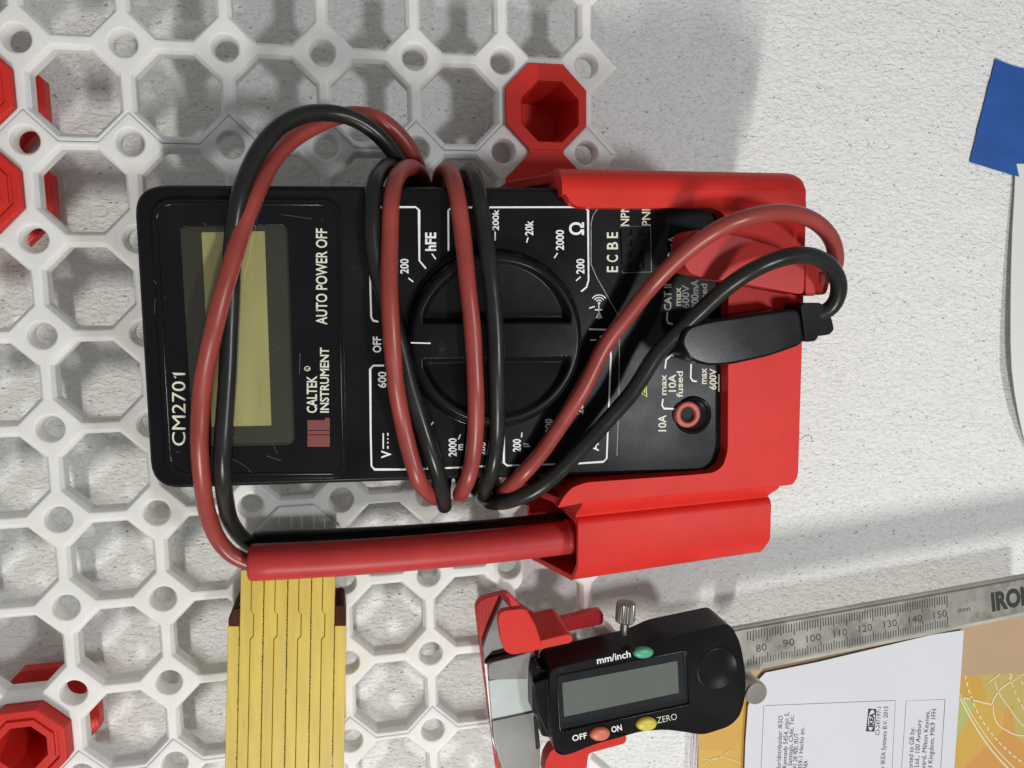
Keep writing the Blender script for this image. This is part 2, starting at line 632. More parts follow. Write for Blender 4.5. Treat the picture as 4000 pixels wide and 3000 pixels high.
def node_piece(mb, cx, cy, kind, noright=False):
    """kind: full, seam_low (diamond + lower half ribs), seam_up (strip above the seam)."""
    levels = [(ZB, 1.0, 3.7), (ZB + 1.4, 2.0, 3.15), (ZF - 1.4, 2.0, 3.15), (ZF, 1.0, 3.75)]
    polys = []
    hs = 0.41421 * 11.5
    for z, w, rh in levels:
        a = 12.5 - w
        h = 0.41421 * a
        e = 12.5 - h

        def rib(x, y, op):
            return (x, y, op)
        P = []          # (x, y, open edge to the next vertex)
        right = [(e + w, 0.001, 0), (e + w, 0.002, 0), (e + w, 0.003, 0)] if noright else [(12.5, -w, 1), (12.5, w, 0), (e, w, 0)]
        s = 12.5 - hs
        if kind == 'full':
            if noright:
                P += [(e + w, 0, 0)]
            else:
                P += [(12.5, -w, 1), (12.5, w, 0), (e, w, 0)]
            P += [(w, e, 0), (w, 12.5, 1), (-w, 12.5, 0), (-w, e, 0), (-e, w, 0), (-12.5, w, 1), (-12.5, -w, 0),
                  (-e, -w, 0), (-w, -e, 0), (-w, -12.5, 1), (w, -12.5, 0), (w, -e, 0)]
            if not noright:
                P += [(e, -w, 0)]
        elif kind == 'seam_low':
            if noright:
                P += [(e + w, -G, 0)]
            else:
                P += [(12.5, -w, 1), (12.5, -G, 0)]
            P += [(s, -G, 0), (0, s - G, 0), (-s, -G, 0), (-12.5, -G, 1), (-12.5, -w, 0),
                  (-e, -w, 0), (-w, -e, 0), (-w, -12.5, 1), (w, -12.5, 0), (w, -e, 0)]
            if not noright:
                P += [(e, -w, 0)]
        else:
            if noright:
                P += [(e + w, G, 0)]
            else:
                P += [(12.5, G, 1), (12.5, w, 0), (e, w, 0)]
            P += [(w, e, 0), (w, 12.5, 1), (-w, 12.5, 0), (-w, e, 0), (-e, w, 0), (-12.5, w, 1), (-12.5, G, 0),
                  (-s, G, 0), (0, s + G, 0), (s, G, 0)]
        polys.append(P)
    n = len(polys[0])
    vs, fs = [], []
    for (z, w, rh), P in zip(levels, polys):
        vs += [(cx + p[0], cy + p[1], z) for p in P]
    for L in range(3):
        for i in range(n):
            if polys[L][i][2]:
                continue
            j = (i + 1) % n
            fs.append((L * n + i, L * n + j, (L + 1) * n + j, (L + 1) * n + i))
    nh = 28
    if kind != 'seam_up':
        base = len(vs)
        for z, w, rh in levels:
            vs += [(cx + rh * math.cos(2 * math.pi * k / nh), cy + rh * math.sin(2 * math.pi * k / nh), z) for k in range(nh)]
        for L in range(3):
            for i in range(nh):
                j = (i + 1) % nh
                fs.append((base + L * nh + i, base + L * nh + j, base + (L + 1) * nh + j, base + (L + 1) * nh + i))
    for L in (0, 3):
        loops = [vs[L * n:(L + 1) * n]]
        if kind != 'seam_up':
            loops.append(vs[base + L * nh: base + (L + 1) * nh])
        cv, cf = cap(loops)
        mb.add([(v[0], v[1], levels[L][0]) for v in cv], cf)
    mb.add(vs, fs)


def tile(j0, j1, top_seam, bottom_extra, label):
    mb = MB()
    for j in range(j0, j1 + 1):
        for i in range(-2, 7):
            node_piece(mb, 25 * i, -25 * j, 'seam_low' if (top_seam and j == j0) else 'full', i == 6)
    if bottom_extra:
        for i in range(-2, 7):
            node_piece(mb, 25 * i, -25 * (j1 + 1), 'seam_up', i == 6)
    o = mb.build('pegboard_panel', M['white_print'], smooth=30, bevel=0.32, seg=3)
    tag(o, label, 'pegboard', 'white octagon lattice panels on the wall')


tile(-1, 0, False, True, 'white lattice panel above the thin seam, its bottom row just over the cable loop')
tile(1, 7, True, True, 'large white octagon lattice panel behind the multimeter and the cables')
tile(8, 9, True, False, 'white lattice strip below the lower seam, cut by the bottom edge of the photo')


# ------------------------------------------------------------------ red octagonal plugs
def octagon(cx, cy, half, rot=22.5):
    r = half / math.cos(math.radians(22.5))
    return [(cx + r * math.cos(math.radians(rot + 45 * k)), cy + r * math.sin(math.radians(rot + 45 * k))) for k in range(8)]


def red_plug(cx, cy, zf, label, ring=True, flange=13.6, zback=5.5, top=11.3, group='red octagonal plugs in the lattice'):
    t = thing('octagon_plug', label, 'plug', (cx, cy, WALLZ), group)
    mb = MB()
    o1 = lambda h, z: [(x, y, z) for x, y in octagon(cx, cy, h)]
    # outer skin, then down the stepped bore
    prof = [(flange, zback), (flange, zback + 4), (11.0, zback + 5), (11.0, ZB), (10.45, ZB + 1.5), (10.45, ZF - 1.5), (11.25, ZF - 0.2),
            (11.25, ZF + 0.3), (top, zf - 0.5), (top - 0.5, zf), (8.0 if ring else 7.2, zf), (7.6 if ring else 7.0, zf - 1.0), (7.4 if ring else 6.6, zback + 3)]
    if ring:
        prof = prof[:10] + [(top - 2.1, zf), (top - 2.3, zf - 0.8), (top - 3.1, zf - 0.8), (top - 3.3, zf - 0.1), (top - 5.0, zf - 0.1), (top - 5.3, zf - 1.0), (top - 5.9, 1.0)]
    mb.loft([o1(h, z) for h, z in prof])
    mb.build('sleeve', M['red_print'], t, smooth=25, bevel=0.15, seg=2)
    return t


red_plug(-12.5, -12.5, ZF + 1.8, 'red octagonal plug cut by the left edge of the photo, nearest its top corner')
red_plug(-12.5, -37.5, ZF + 1.8, 'red octagonal plug at the left edge, directly beneath the uppermost red plug')
red_plug(-12.5, -187.5, ZF + 4.0, 'red octagonal plug with ribbed concentric rings and dark bore at the bottom left', top=11.2, flange=14.2)

# ------------------------------------------------------------------ red double mounting plate with tube (top right)
t = thing('mounting_plate', 'red hourglass mounting plate with an open octagonal tube, above the red multimeter holder', 'mount', (137.5, -12.5, WALLZ))
mb = MB()
zf = ZF + 1.6
C1, C2 = (137.5, -12.5), (137.5, -37.5)
rings = []
for h, z in ((11.0, ZB), (10.45, ZB + 1.5), (10.45, ZF - 1.5), (11.9, ZF + 0.1), (12.1, zf - 0.3), (11.9, zf), (8.6, zf), (8.1, zf - 1.2), (7.2, 2.0), (0.2, 2.0)):
    rings.append([(x, y, z) for x, y in octagon(C1[0] + (1.1 if h < 10 else 0), C1[1] - (1.3 if h < 10 else 0), h)])
mb.loft(rings, cap0=False)
mb.build('tube', M['red_print'], t, smooth=25, bevel=0.15, seg=2)
mb = MB()
mb.prism([(C1[0] - 5.2, C1[1] - 11.6), (C1[0] - 5.2, C2[1] + 11.6), (C1[0] + 5.2, C2[1] + 11.6), (C1[0] + 5.2, C1[1] - 11.6)], ZF + 0.05, zf - 0.25)
mb.prism(octagon(*C2, 12.0), ZF + 0.06, zf)
mb.prism(octagon(*C2, 10.45), ZB - 4, ZF + 0.05)
mb.build('neck_plate', M['red_print'], t, smooth=25, bevel=0.2, seg=2)
xw_ = C1[0] + 1.1 + 7.55
zs_ = min((abs(W(2166, 445, z).x - xw_), z) for z in [2 + 0.25 * k for k in range(80)])[1]
ya_, yb_ = W(2166, 402, zs_).y, W(2166, 487, zs_).y
mb = MB()
mb.prism([(xw_ - 0.25, ya_), (xw_ + 0.4, ya_), (xw_ + 0.4, yb_), (xw_ - 0.25, yb_)], zs_ - 0.9, zs_ + 0.9)
mb.build('slot_strip', M['ink'], t, smooth=0)  # white strip on the bore wall, painting the light of a slit

# ------------------------------------------------------------------ multimeter
ZM = 60.0
meter = thing('multimeter', 'black digital multimeter with a big dial, wrapped in its own red and black leads', 'multimeter', W(1700, 1300, 30))
sil = [(529, 722), (2880, 738), (2895, 1830), (600, 1903)]
base = rounded(wp(sil, 54), 7.5, 7)
mb = MB()
mb.loft([[(x, y, z) for x, y in inset(base, d)] for z, d in
         ((29, 2.4), (30, 1.4), (40, 0.7), (47.4, 0.5), (47.6, 0.0), (54, 0.0), (54.3, 0.25), (56.6, 0.4), (56.9, 0.75), (59.2, 0.95), (60, 1.7))])
mb.build('case', M['black_plastic'], meter, smooth=28, bevel=0.25, seg=2)
# glossy display panel with a recessed window
pan = rounded([(588, 778), (1330, 782), (1356, 1868), (652, 1872)], [90, 75, 60, 95], 8)
win = rounded([(702, 886), (1124, 878), (1152, 1742), (752, 1750)], 24, 4)
mb = MB()
mb.prism(wp(pan, 61), 60.0, 61.0, [wp(win, 61)])
mb.build('display_panel', M['black_gloss'], meter, smooth=28, bevel=0.35, seg=3)
mb = MB()
rim = rounded([(606, 796), (1316, 800), (1340, 1850), (668, 1853)], [80, 66, 52, 84], 8)
P3 = [W(x, y, 61.0) for x, y in rim]
mb.tube(P3 + [P3[0]], 0.28, 8)
mb.build('panel_ridge', M['black_gloss'], meter, smooth=60)
mb = MB()
mb.prism(wp([(690, 870), (1160, 862), (1180, 1765), (730, 1770)], 60), 60.02, 60.12)
mb.build('display_border', M['lcd_edge'], meter, smooth=0)
mb = MB()
mb.prism(wp([(787, 908), (1034, 903), (1060, 1662), (826, 1667)], 60.3), 60.14, 60.3)
mb.build('display', M['lcd'], meter, smooth=0)
mb = MB()
mb.prism(wp(rounded([(704, 888), (1122, 880), (1150, 1740), (754, 1748)], 24, 4), 60.9), 60.7, 60.9)
mb.build('display_lens', M['lens'], meter, smooth=0)

zt = 60.05
pr = Print()
LW = 0.42
up = (-1, 0)


def vt(p, s, x, y0, y1, h, z=zt, bold=0.02):
    """vertical lettering reading upwards: baseline at x, from y0 up to y1, capital height h pixels"""
    p.text(s, (x, y0), (x, y1), (-h, 0), z, bold)


vt(pr, 'OFF', 1488, 1377, 1315, 31)
vt(pr, '600', 1508, 1515, 1452, 31)
vt(pr, '200', 1595, 1069, 1011, 31)
vt(pr, 'hFE', 1702, 980, 908, 40, bold=0.03)
vt(pr, '200k', 1948, 900, 818, 24)
vt(pr, '20k', 2082, 920, 862, 30)
vt(pr, '2000', 2202, 977, 898, 30)
vt(pr, '\u03a9', 2280, 918, 868, 52)
vt(pr, '200', 2282, 1070, 1011, 30)
vt(pr, '2000', 1783, 1783, 1712, 30)
vt(pr, 'm', 1809, 1758, 1735, 28)
vt(pr, '200', 1897, 1778, 1728, 28)
vt(pr, '200', 2034, 1765, 1715, 30)
vt(pr, '\u00b5', 2064, 1746, 1732, 28)
vt(pr, '2000', 2158, 1714, 1636, 28)
vt(pr, '20', 2278, 1618, 1578, 28)
vt(pr, '10A', 2373, 1355, 1302, 30)
vt(pr, 'V', 1527, 1790, 1760, 37)
vt(pr, 'A', 2338, 1762, 1730, 30)
for a in ([(1497, 1753), (1497, 1692)], [(1515, 1753), (1515, 1742)], [(1515, 1732), (1515, 1726)], [(1515, 1717), (1515, 1712)], [(1515, 1702), (1515, 1691)]):
    pr.stroke(a, zt, 0.32)
# frames round the ranges
rr = lambda pts: pts
for pl in (
    [(1500, 1428), (1458, 1428), (1446, 1442), (1448, 1690), (1451, 1820), (1463, 1834), (1600, 1834), (1800, 1826), (1945, 1818), (1953, 1806), (1953, 1780)],
    [(1446, 1103), (1450, 1238), (1457, 1252), (1478, 1257)],
    [(1446, 1103), (1446, 822), (1460, 809), (1624, 809), (1637, 821), (1638, 1018), (1664, 1049)],
    [(1752, 980), (1751, 822), (1765, 810), (1845, 810), (2283, 809), (2297, 822), (2298, 975), (2299, 1095), (2291, 1122), (2270, 1139)],
    [(2303, 1286), (2373, 1288), (2384, 1298), (2386, 1400), (2380, 1545), (2370, 1790), (2357, 1804), (2250, 1811), (2000, 1818), (1982, 1819), (1968, 1808), (1969, 1702)],
):
    pr.stroke(pl, zt, LW)
for a, b in (((1595, 1086), (1614, 1101)), ((1687, 991), (1702, 1012)), ((1934, 905), (1934, 940)), ((2057, 948), (2063, 927)), ((2165, 1008), (2178, 988)),
             ((2250, 1097), (2268, 1081)), ((2302, 1204), (2323, 1197)), ((2305, 1328), (2329, 1328)), ((2143, 1652), (2151, 1637)), ((2037, 1708), (2039, 1690)),
             ((1680, 1665), (1693, 1648)), ((1790, 1717), (1799, 1697))):
    pr.stroke([a, b], zt, 0.32)
# diode and buzzer marks
pr.poly([(2327, 1243), (2353, 1243), (2340, 1215)], zt)
pr.stroke([(2324, 1210), (2353, 1210)], zt, 0.3)
pr.stroke([(2339, 1247), (2339, 1178)], zt, 0.22)
for k, r in enumerate((12, 22, 32)):
    pr.stroke([(2340 + r * math.sin(q), 1184 - r * math.cos(q)) for q in [math.radians(-55 + 110 * i / 8) for i in range(9)]], zt, 0.26)
pr.poly([(2340 + 5 * math.cos(q), 1184 + 5 * math.sin(q)) for q in [k * math.pi / 5 for k in range(10)]], zt)
# jack bracket lines
for pl in ([(2607, 1218), (2605, 1250), (2610, 1262), (2628, 1266)], [(2652, 1388), (2621, 1388), (2602, 1406), (2598, 1440)],
           [(2590, 1558), (2586, 1582), (2594, 1596), (2632, 1597)], [(2700, 1422), (2698, 1476), (2706, 1488), (2722, 1490)]):
    pr.stroke(pl, zt, 0.42)
pr.build('printed_markings', M['ink'], meter, smooth=0)

pr = Print()
vt(pr, 'CM270', 724, 1741, 1490, 52, 61.04, 0.0)
pr.stroke([(687, 1476), (674, 1461), (724, 1461)], 61.04, 0.42)
vt(pr, 'AUTO POWER OFF', 1277, 1268, 893, 42, 61.04, 0.015)
vt(pr, 'CALTEK', 1237, 1613, 1468, 38, 61.04, 0.02)
vt(pr, '\u00ae', 1212, 1450, 1430, 22, 61.04)
vt(pr, 'INSTRUMENT', 1284, 1612, 1358, 33, 61.04, 0.02)
pr.build('display_lettering', M['cream_ink'], meter, smooth=0)
pr = Print()
for pl in ([(1098, 838), (1150, 845), (1222, 856)], [(1262, 852), (1255, 862)], [(1040, 1780), (1098, 1800)], [(1058, 1720), (1085, 1775)], [(902, 1790), (960, 1822), (985, 1850)],
           [(1075, 1345), (1112, 1380)], [(1172, 1380), (1170, 1460)], [(795, 872), (806, 880)], [(600, 1095), (612, 1110)], [(606, 1165), (604, 1225)], [(625, 1210), (638, 1235)],
           [(690, 1768), (700, 1764)], [(740, 1555), (770, 1572)], [(640, 1160), (650, 1166)], [(1240, 1210), (1247, 1240)], [(880, 1700), (925, 1712)]):
    pr.stroke(pl, 61.045, random.uniform(0.05, 0.09))
pr.build('scratches', M['faint'], meter, smooth=0)
pr = Print()
pr.poly([(1201, 1745), (1201, 1700), (1288, 1700), (1288, 1745)], 61.04)
pr.poly([(1201, 1697), (1201, 1683), (1288, 1683), (1288, 1697)], 61.04)
pr.poly([(1201, 1680), (1201, 1641), (1270, 1641), (1270, 1632), (1288, 1632), (1288, 1680)], 61.04)
pr.build('emblem', M['logo_red'], meter, smooth=0)
pr = Print()
for s, x, y0, y1, h in (('E', 2413, 1063, 1040, 42), ('C', 2413, 1024, 996, 42), ('B', 2413, 974, 945, 42), ('E', 2413, 930, 907, 42),
                        ('NPN', 2457, 883, 800, 32), ('PNP', 2540, 883, 800, 32), ('V\u03a9mA', 2641, 1040, 921, 30), ('CAT II', 2622, 1213, 1110, 28),
                        ('max', 2660, 1195, 1122, 26), ('max', 2603, 1543, 1463, 24), ('10A', 2640, 1530, 1462, 28), ('fused', 2667, 1552, 1450, 24),
                        ('max', 2760, 1500, 1438, 26), ('600V', 2798, 1522, 1440, 26), ('10A', 2602, 1685, 1621, 30)):
    vt(pr, s, x, y0, y1, h, bold=0.015)
for pl in ([(2808, 1530), (2808, 1462)], [(2822, 1518), (2822, 1474)], [(2834, 1508), (2834, 1484)], [(2796, 1496), (2808, 1496)]):
    pr.stroke(pl, zt, 0.3)
pr.build('jack_lettering', M['cream_ink'], meter, smooth=0)
pr = Print()
for s, x, y0, y1, h in (('600V', 2692, 1205, 1113, 28), ('200mA', 2728, 1205, 1093, 28), ('fused', 2762, 1200, 1108, 24)):
    vt(pr, s, x, y0, y1, h)
pr.stroke([(2418, 1540), (2420, 1240), (2330, 1082), (2309, 1032), (2309, 872), (2317, 840), (2336, 814)], zt, 0.2)
pr.stroke([(2418, 1540), (2410, 1780)], zt, 0.18)
pr.stroke([(2424, 886), (2541, 882), (2545, 1062), (2431, 1066)], 60.06, 0.14, closed=True)
pr.build('worn_markings', M['dim_ink'], meter, smooth=0)
pr = Print()
tri = [(2522, 1548), (2520, 1490), (2492, 1520)]
pr.stroke([(2526, 1550), (2522, 1488), (2488, 1521)], zt, 0.3, closed=True)
pr.stroke([(2518, 1534), (2516, 1504), (2500, 1521)], zt, 0.24, closed=True)
pr.build('warning_triangle', M['yellow_ink'], meter, smooth=0)

# dial: height field with two scooped finger recesses
kc = W(1938, 1326, 62)
KR = 21.6
ang = math.radians(-1.0)
NR, NA = 150, 360
vs, fs = [], []


def knob_h(x, y):
    r = math.hypot(x, y)
    u, v = x * math.cos(ang) + y * math.sin(ang), -x * math.sin(ang) + y * math.cos(ang)
    z = 64.6
    for sg in (1, -1):
        q = v * sg
        # D-shaped recess: straight wall by the bar, shallow slope outwards
        edge = (q - 3.9) if sg > 0 else (q - 4.2)
        lim = 19.5 - math.hypot(u, v)
        d = min(edge, lim, 18.4 - abs(u))
        k = max(0.0, min(1.0, d / 1.5))
        k = k * k * (3 - 2 * k)
        depth = 3.5 - 2.9 * max(0, q - 4) / 15.5
        z -= k * depth
    if r > KR - 1.6:
        z -= ((r - KR + 1.6) / 1.6) ** 2 * 1.8
    return z


for i in range(NR + 1):
    r = KR * i / NR
    for k in range(NA):
        a = 2 * math.pi * k / NA
        x, y = r * math.cos(a), r * math.sin(a)
        vs.append((kc.x + x, kc.y + y, knob_h(x, y)))
for i in range(NR):
    for k in range(NA):
        j = (k + 1) % NA
        fs.append((i * NA + k, i * NA + j, (i + 1) * NA + j, (i + 1) * NA + k))
n0 = len(vs)
vs += [(kc.x + KR * 1.005 * math.cos(2 * math.pi * k / NA), kc.y + KR * 1.005 * math.sin(2 * math.pi * k / NA), 59.9) for k in range(NA)]
for k in range(NA):
    j = (k + 1) % NA
    fs.append((NR * NA + k, NR * NA + j, n0 + j, n0 + k))
mb = MB()
mb.v, mb.f = [Vector(v) for v in vs], fs
dial = mb.build('dial', M['black_knob'], meter, smooth=50)
mb = Print()
mb.stroke([(1605, 1339), (1682, 1341)], 64.72, 0.30)
mb.build('pointer_line', M['ink'], dial, smooth=0)
mb = MB()
ringp = [(kc.x + (KR + 0.55) * math.cos(q), kc.y + (KR + 0.55) * math.sin(q), 60.0) for q in [2 * math.pi * k / 96 for k in range(97)]]
mb.tube(ringp, 0.3, 8)
mb.build('dial_ring', M['black_gloss'], meter, smooth=60)

# transistor socket and the open 10 A jack
mb = MB()
so, si = rounded([(2425, 888), (2538, 884), (2542, 1058), (2432, 1062)], 8, 3), None
holes = []
for cx in (2460, 2506):
    for cy in (905, 948, 992, 1036):
        holes.append(wp([(cx - 9, cy - 12), (cx + 9, cy - 12), (cx + 9, cy + 12), (cx - 9, cy + 12)][::-1], 60.5))
mb.prism(wp(so, 60.5), 60.01, 60.5, holes)
mb.build('transistor_socket', M['black_plastic'], meter, smooth=30, bevel=0.12, seg=2)


def ring_loft(mb, c, prof, seg=40):
    mb.loft([[(c[0] + r * math.cos(2 * math.pi * k / seg), c[1] + r * math.sin(2 * math.pi * k / seg), z) for k in range(seg)] for r, z in prof])


jc = W(2708, 1622, 60.3)
mb = MB()
ring_loft(mb, jc, ((5.1, 60.0), (5.1, 60.5), (4.7, 60.85), (4.3, 60.7), (4.0, 60.2), (3.8, 60.03), (0.1, 60.03)))
mb.build('jack_recess', M['black_plastic'], meter, smooth=50)
jc2 = W(2689, 1620, 61.5)
mb = MB()
ring_loft(mb, jc2, ((3.55, 60.04), (3.45, 61.3), (3.2, 61.5), (2.3, 61.5), (2.1, 61.3), (2.0, 60.1)))
jack = mb.build('jack_socket', M['jack_red'], meter, smooth=50)
mb = MB()
ring_loft(mb, jc2, ((2.12, 60.06), (2.12, 60.35), (0.1, 60.35)))
mb.build('jack_hole', M['dark'], jack, smooth=50)

# ------------------------------------------------------------------ red holder
hold = thing('multimeter_holder', 'red 3D-printed wall holder gripping the lower end of the multimeter', 'holder', W(2600, 1300, 24))
ZL = 64.0
U = [(2206, 742), (3085, 742), (3146, 744), (3150, 800), (3118, 1860), (3098, 1895), (2600, 1935), (2290, 1962), (2178, 1985), (2195, 1950), (2232, 1905), (2290, 1884),
     (2700, 1855), (2790, 1846), (2825, 1820), (2843, 1760), (2846, 900), (2832, 838), (2785, 812), (2290, 811), (2238, 800), (2210, 760)]
Ur = rounded(U, [4, 0, 0, 10, 30, 20, 30, 30, 8, 14, 20, 20, 20, 25, 25, 25, 30, 25, 30, 25, 20, 20], 5)
mb = MB()
top = wp(Ur, ZL)
mb.prism(top, 26.0, ZL)
mb.build('front_lip', M['red_smooth'], hold, smooth=30, bevel=1.6, seg=5)
mb = MB()
yT, yS = W(2600, 668, 58).y, W(2600, 745, ZL).y
xL_, xR_ = W(2196, 700, ZL).x, W(3137, 740, ZL - 2).x
hh_ = yT - yS
rings = []
for x, k_ in ((xL_, 0.0), (xR_ - 3.2, 0.0), (xR_ - 1.6, 0.25), (xR_ - 0.5, 0.8), (xR_, 2.0)):
    P = [(x, yS - 1.2, 26), (x, yS - 1.2, ZL - 0.02 - k_ * 0.3), (x, yS, ZL - 0.02 - k_ * 0.3)]
    for n_ in range(1, 10):
        q = math.pi / 2 * n_ / 9
        P.append((x, yS + (hh_ - k_) * math.sin(q), ZL - 0.02 - k_ * 0.3 - 6.2 * (1 - math.cos(q))))
    P.append((x, yS + hh_ - k_, 26))
    rings.append(P)
mb.loft(rings)
mb.build('rounded_shoulder', M['red_smooth'], hold, smooth=40)
# side walls with their slanted front ends, reaching further along the meter
mb = MB()


def wedge(yf, yb, xl, xr, zl, thick):
    a0, a1 = W(xl[0], yb, zl[0]), W(xr, yf, ZL - 1.5)
    return a0, a1


ytop = yT
yin = ytop - 2.6
x1, x0 = W(2215, 700, ZL).x, W(1985, 735, 40).x


def side(y0, y1, xa, xb, xe, z0, z1, za):
    vs = []
    for y in (y0, y1):
        vs += [(xa, y, z0), (xa, y, za), (xb, y, z1), (xe, y, z1), (xe, y, z0)]
    mb.add(vs, [(0, 1, 2, 3, 4), (9, 8, 7, 6, 5)] + [(i, (i + 1) % 5, (i + 1) % 5 + 5, i + 5) for i in range(5)])


side(ytop - 0.4, ytop - 3.0, x0, x1 + 0.6, x1 + 4, 25.5, ZL - 6.6, 38)
mb.build('side_wall', M['red_print'], hold, smooth=30, bevel=0.5, seg=3)
mb = MB()
yb = W(2200, 1985, ZL).y
side(yb + 2.6, yb + 0.4, W(2010, 1950, 45).x, W(2190, 1985, ZL).x, W(2240, 1985, ZL).x, 25.5, ZL - 1.4, 38)
mb.build('side_wall', M['red_print'], hold, smooth=30, bevel=0.5, seg=3)
mb = MB()
mb.prism(rounded([(x0 + 4, ytop), (W(3100, 700, 60).x - 3, ytop), (W(3100, 700, 60).x - 3, yb - 9), (x0 + 4, yb - 9)], 3, 3), ZF + 1.7, 28.6)
mb.build('back_plate', M['red_print'], hold, smooth=30, bevel=0.4)
# probe pocket: open-ended trough swept along x
pz = 56.0


def pocket_profile(px):
    """outer edge px rows of the trough at its left end and at its right end, by linear mix"""
    t = (px - 2230) / (2990 - 2230)
    ytopp = 2030 + (1950 - 2030) * t
    ybot = 2262 + (2150 - 2262) * t
    return W(px, ytopp, 52), W(px, ybot, 48)


def trough(px, th=0.0, zbase=27.0, r=7.0):
    a, b = pocket_profile(px)
    x = a.x
    y0, y1 = a.y + 1.5 - th, b.y + th
    zt_ = pz - th
    P = []
    n = 8
    # from upper side, over the rounded front, down the lower side
    P.append((x, y0, zbase))
    P.append((x, y0, zt_ - 2.2))
    for k in range(1, 4):
        q = math.pi / 2 * k / 3
        P.append((x, y0 - 2.2 * (1 - math.cos(q)), zt_ - 2.2 + 2.2 * math.sin(q)))
    for dy, dz in ((7.2, 0.0), (6.2, 0.15), (5.4, 0.6), (2.0, 3.6), (1.0, 4.8), (0.3, 6.6), (0.0, 8.5)):
        P.append((x, y1 + max(dy - th * 0.6, 0) if dy else y1, zt_ - dz))
    P.append((x, y1, zbase))
    return P


mb = MB()
xs = [2240 + (2985 - 2240) * k / 10 for k in range(11)]
outer = [trough(x) for x in xs]
inner = [trough(x, 1.7) for x in xs]
m_ = len(outer[0])
vs = [p for r in outer for p in r] + [p for r in inner for p in r]
N1 = len(outer) * m_
fs = []
for a in range(len(xs) - 1):
    for i in range(m_ - 1):
        fs.append((a * m_ + i, a * m_ + i + 1, (a + 1) * m_ + i + 1, (a + 1) * m_ + i))
        fs.append((N1 + a * m_ + i, N1 + (a + 1) * m_ + i, N1 + (a + 1) * m_ + i + 1, N1 + a * m_ + i + 1))
for i in range(m_ - 1):
    fs.append((i, N1 + i, N1 + i + 1, i + 1))
e0 = (len(xs) - 1) * m_
fs.append(tuple(e0 + i for i in range(m_)))
mb.add(vs, fs)
# slanted lower cheek left of the trough mouth
a, b = pocket_profile(2240)
xl = W(2075, 2160, 30).x
vs = []
for y in (b.y, b.y + 1.7):
    vs += [(xl, y, 26), (xl, y, 30), (a.x + 0.3, y, pz - 6), (a.x + 0.3, y, 26)]
mb.add(vs, [(0, 1, 2, 3), (7, 6, 5, 4)] + [(i, (i + 1) % 4, (i + 1) % 4 + 4, i + 4) for i in range(4)])
mb.prism([(xl, b.y), (xl, a.y), (a.x + 50, a.y), (a.x + 50, b.y)], 25.5, 28.0)
mb.build('probe_pocket', M['red_smooth'], hold, smooth=40, bevel=0.25, seg=2)
# fillet that joins the lip to the pocket
mb = MB()
prof = []
for x in (2250, 2600, 3000):
    t = (x - 2240) / 760
    ya = W(x, 1972 - 62 * t, ZL).y
    yb2 = pocket_profile(x)[0].y - 0.5
    xw = W(x, 2000, 55).x
    prof.append([(xw, ya + 2.5, 30), (xw, ya + 2.5, ZL - 2.2), (xw, ya + 0.2, ZL - 2.6), (xw, ya * 0.75 + yb2 * 0.25, ZL - 4.4), (xw, ya * 0.5 + yb2 * 0.5, pz + 0.6), (xw, ya * 0.3 + yb2 * 0.7, pz - 1.3), (xw, yb2 + 0.5, pz - 1.7), (xw, yb2, pz - 1.6), (xw, yb2, 30)])
mb.loft(prof)
mb.build('joining_web', M['red_smooth'], hold, smooth=60, bevel=0.2, seg=2)

# ------------------------------------------------------------------ test leads
CRD = 2.05


def cable_pts(lst):
    return spline([W(x, y, z) for x, y, z in lst])


red = thing('test_lead', 'red test lead: red cable looped round the meter, red plug and thick red probe handle', 'test lead', W(1000, 2200, 45), 'test leads wound round the multimeter')
black = thing('test_lead', 'black test lead: black cable looped round the meter, black plug and black probe handle', 'test lead', W(1010, 2130, 35), 'test leads wound round the multimeter')
B = 27.0
red_path = [(1010, 2210, 45), (965, 2196, 45), (905, 2168, 46), (850, 2105, 48), (812, 2010, 53), (792, 1900, 60), (779, 1740, 63.5), (784, 1590, 64), (800, 1450, 65), (832, 1300, 67),
            (868, 1150, 67.2), (905, 1030, 66), (950, 880, 63.3), (1005, 745, 61), (1055, 645, 56), (1130, 555, 50), (1230, 492, 46), (1330, 452, 43), (1420, 447, 43), (1500, 475, 43), (1575, 545, 41), (1625, 630, 38),
            (1650, 720, 33), (1672, 820, B), (1720, 1100, B), (1760, 1500, B), (1790, 1800, B), (1808, 1895, 33), (1800, 1932, 44), (1800, 1925, 55),
            (1826, 1877, 62.5), (1850, 1771, 63.5), (1859, 1640, 65.5), (1857, 1500, 67), (1846, 1292, 67), (1827, 1112, 67), (1809, 930, 64.5), (1787, 770, 62.5), (1768, 690, 58), (1750, 664, 50), (1722, 682, 40), (1712, 760, 30),
            (1705, 900, B), (1698, 1500, B), (1706, 1840, B), (1714, 1925, 38), (1700, 1945, 50),
            (1642, 1888, 61), (1602, 1771, 62.6), (1570, 1635, 63.0), (1546, 1500, 65.2), (1532, 1340, 66.5), (1524, 1200, 66.6), (1520, 1066, 65.2), (1523, 930, 63.2), (1528, 790, 62), (1547, 698, 58), (1590, 655, 50), (1635, 672, 41), (1664, 740, 32),
            (1720, 900, B), (1800, 1300, B), (1880, 1750, B), (1925, 1880, 34), (1950, 1925, 45), (1975, 1915, 56),
            (2045, 1848, 62.8), (2113, 1771, 63.5), (2181, 1672, 64.5), (2240, 1581, 65.5), (2289, 1500, 65.5), (2362, 1351, 65), (2452, 1234, 66), (2542, 1121, 68), (2633, 1026, 72), (2723, 949, 76),
            (2814, 890, 79), (2904, 854, 80), (3000, 833, 79), (3090, 832, 77), (3180, 862, 75), (3242, 922, 73), (3264, 985, 71), (3262, 1045, 70), (3235, 1085, 69), (3190, 1090, 69)]
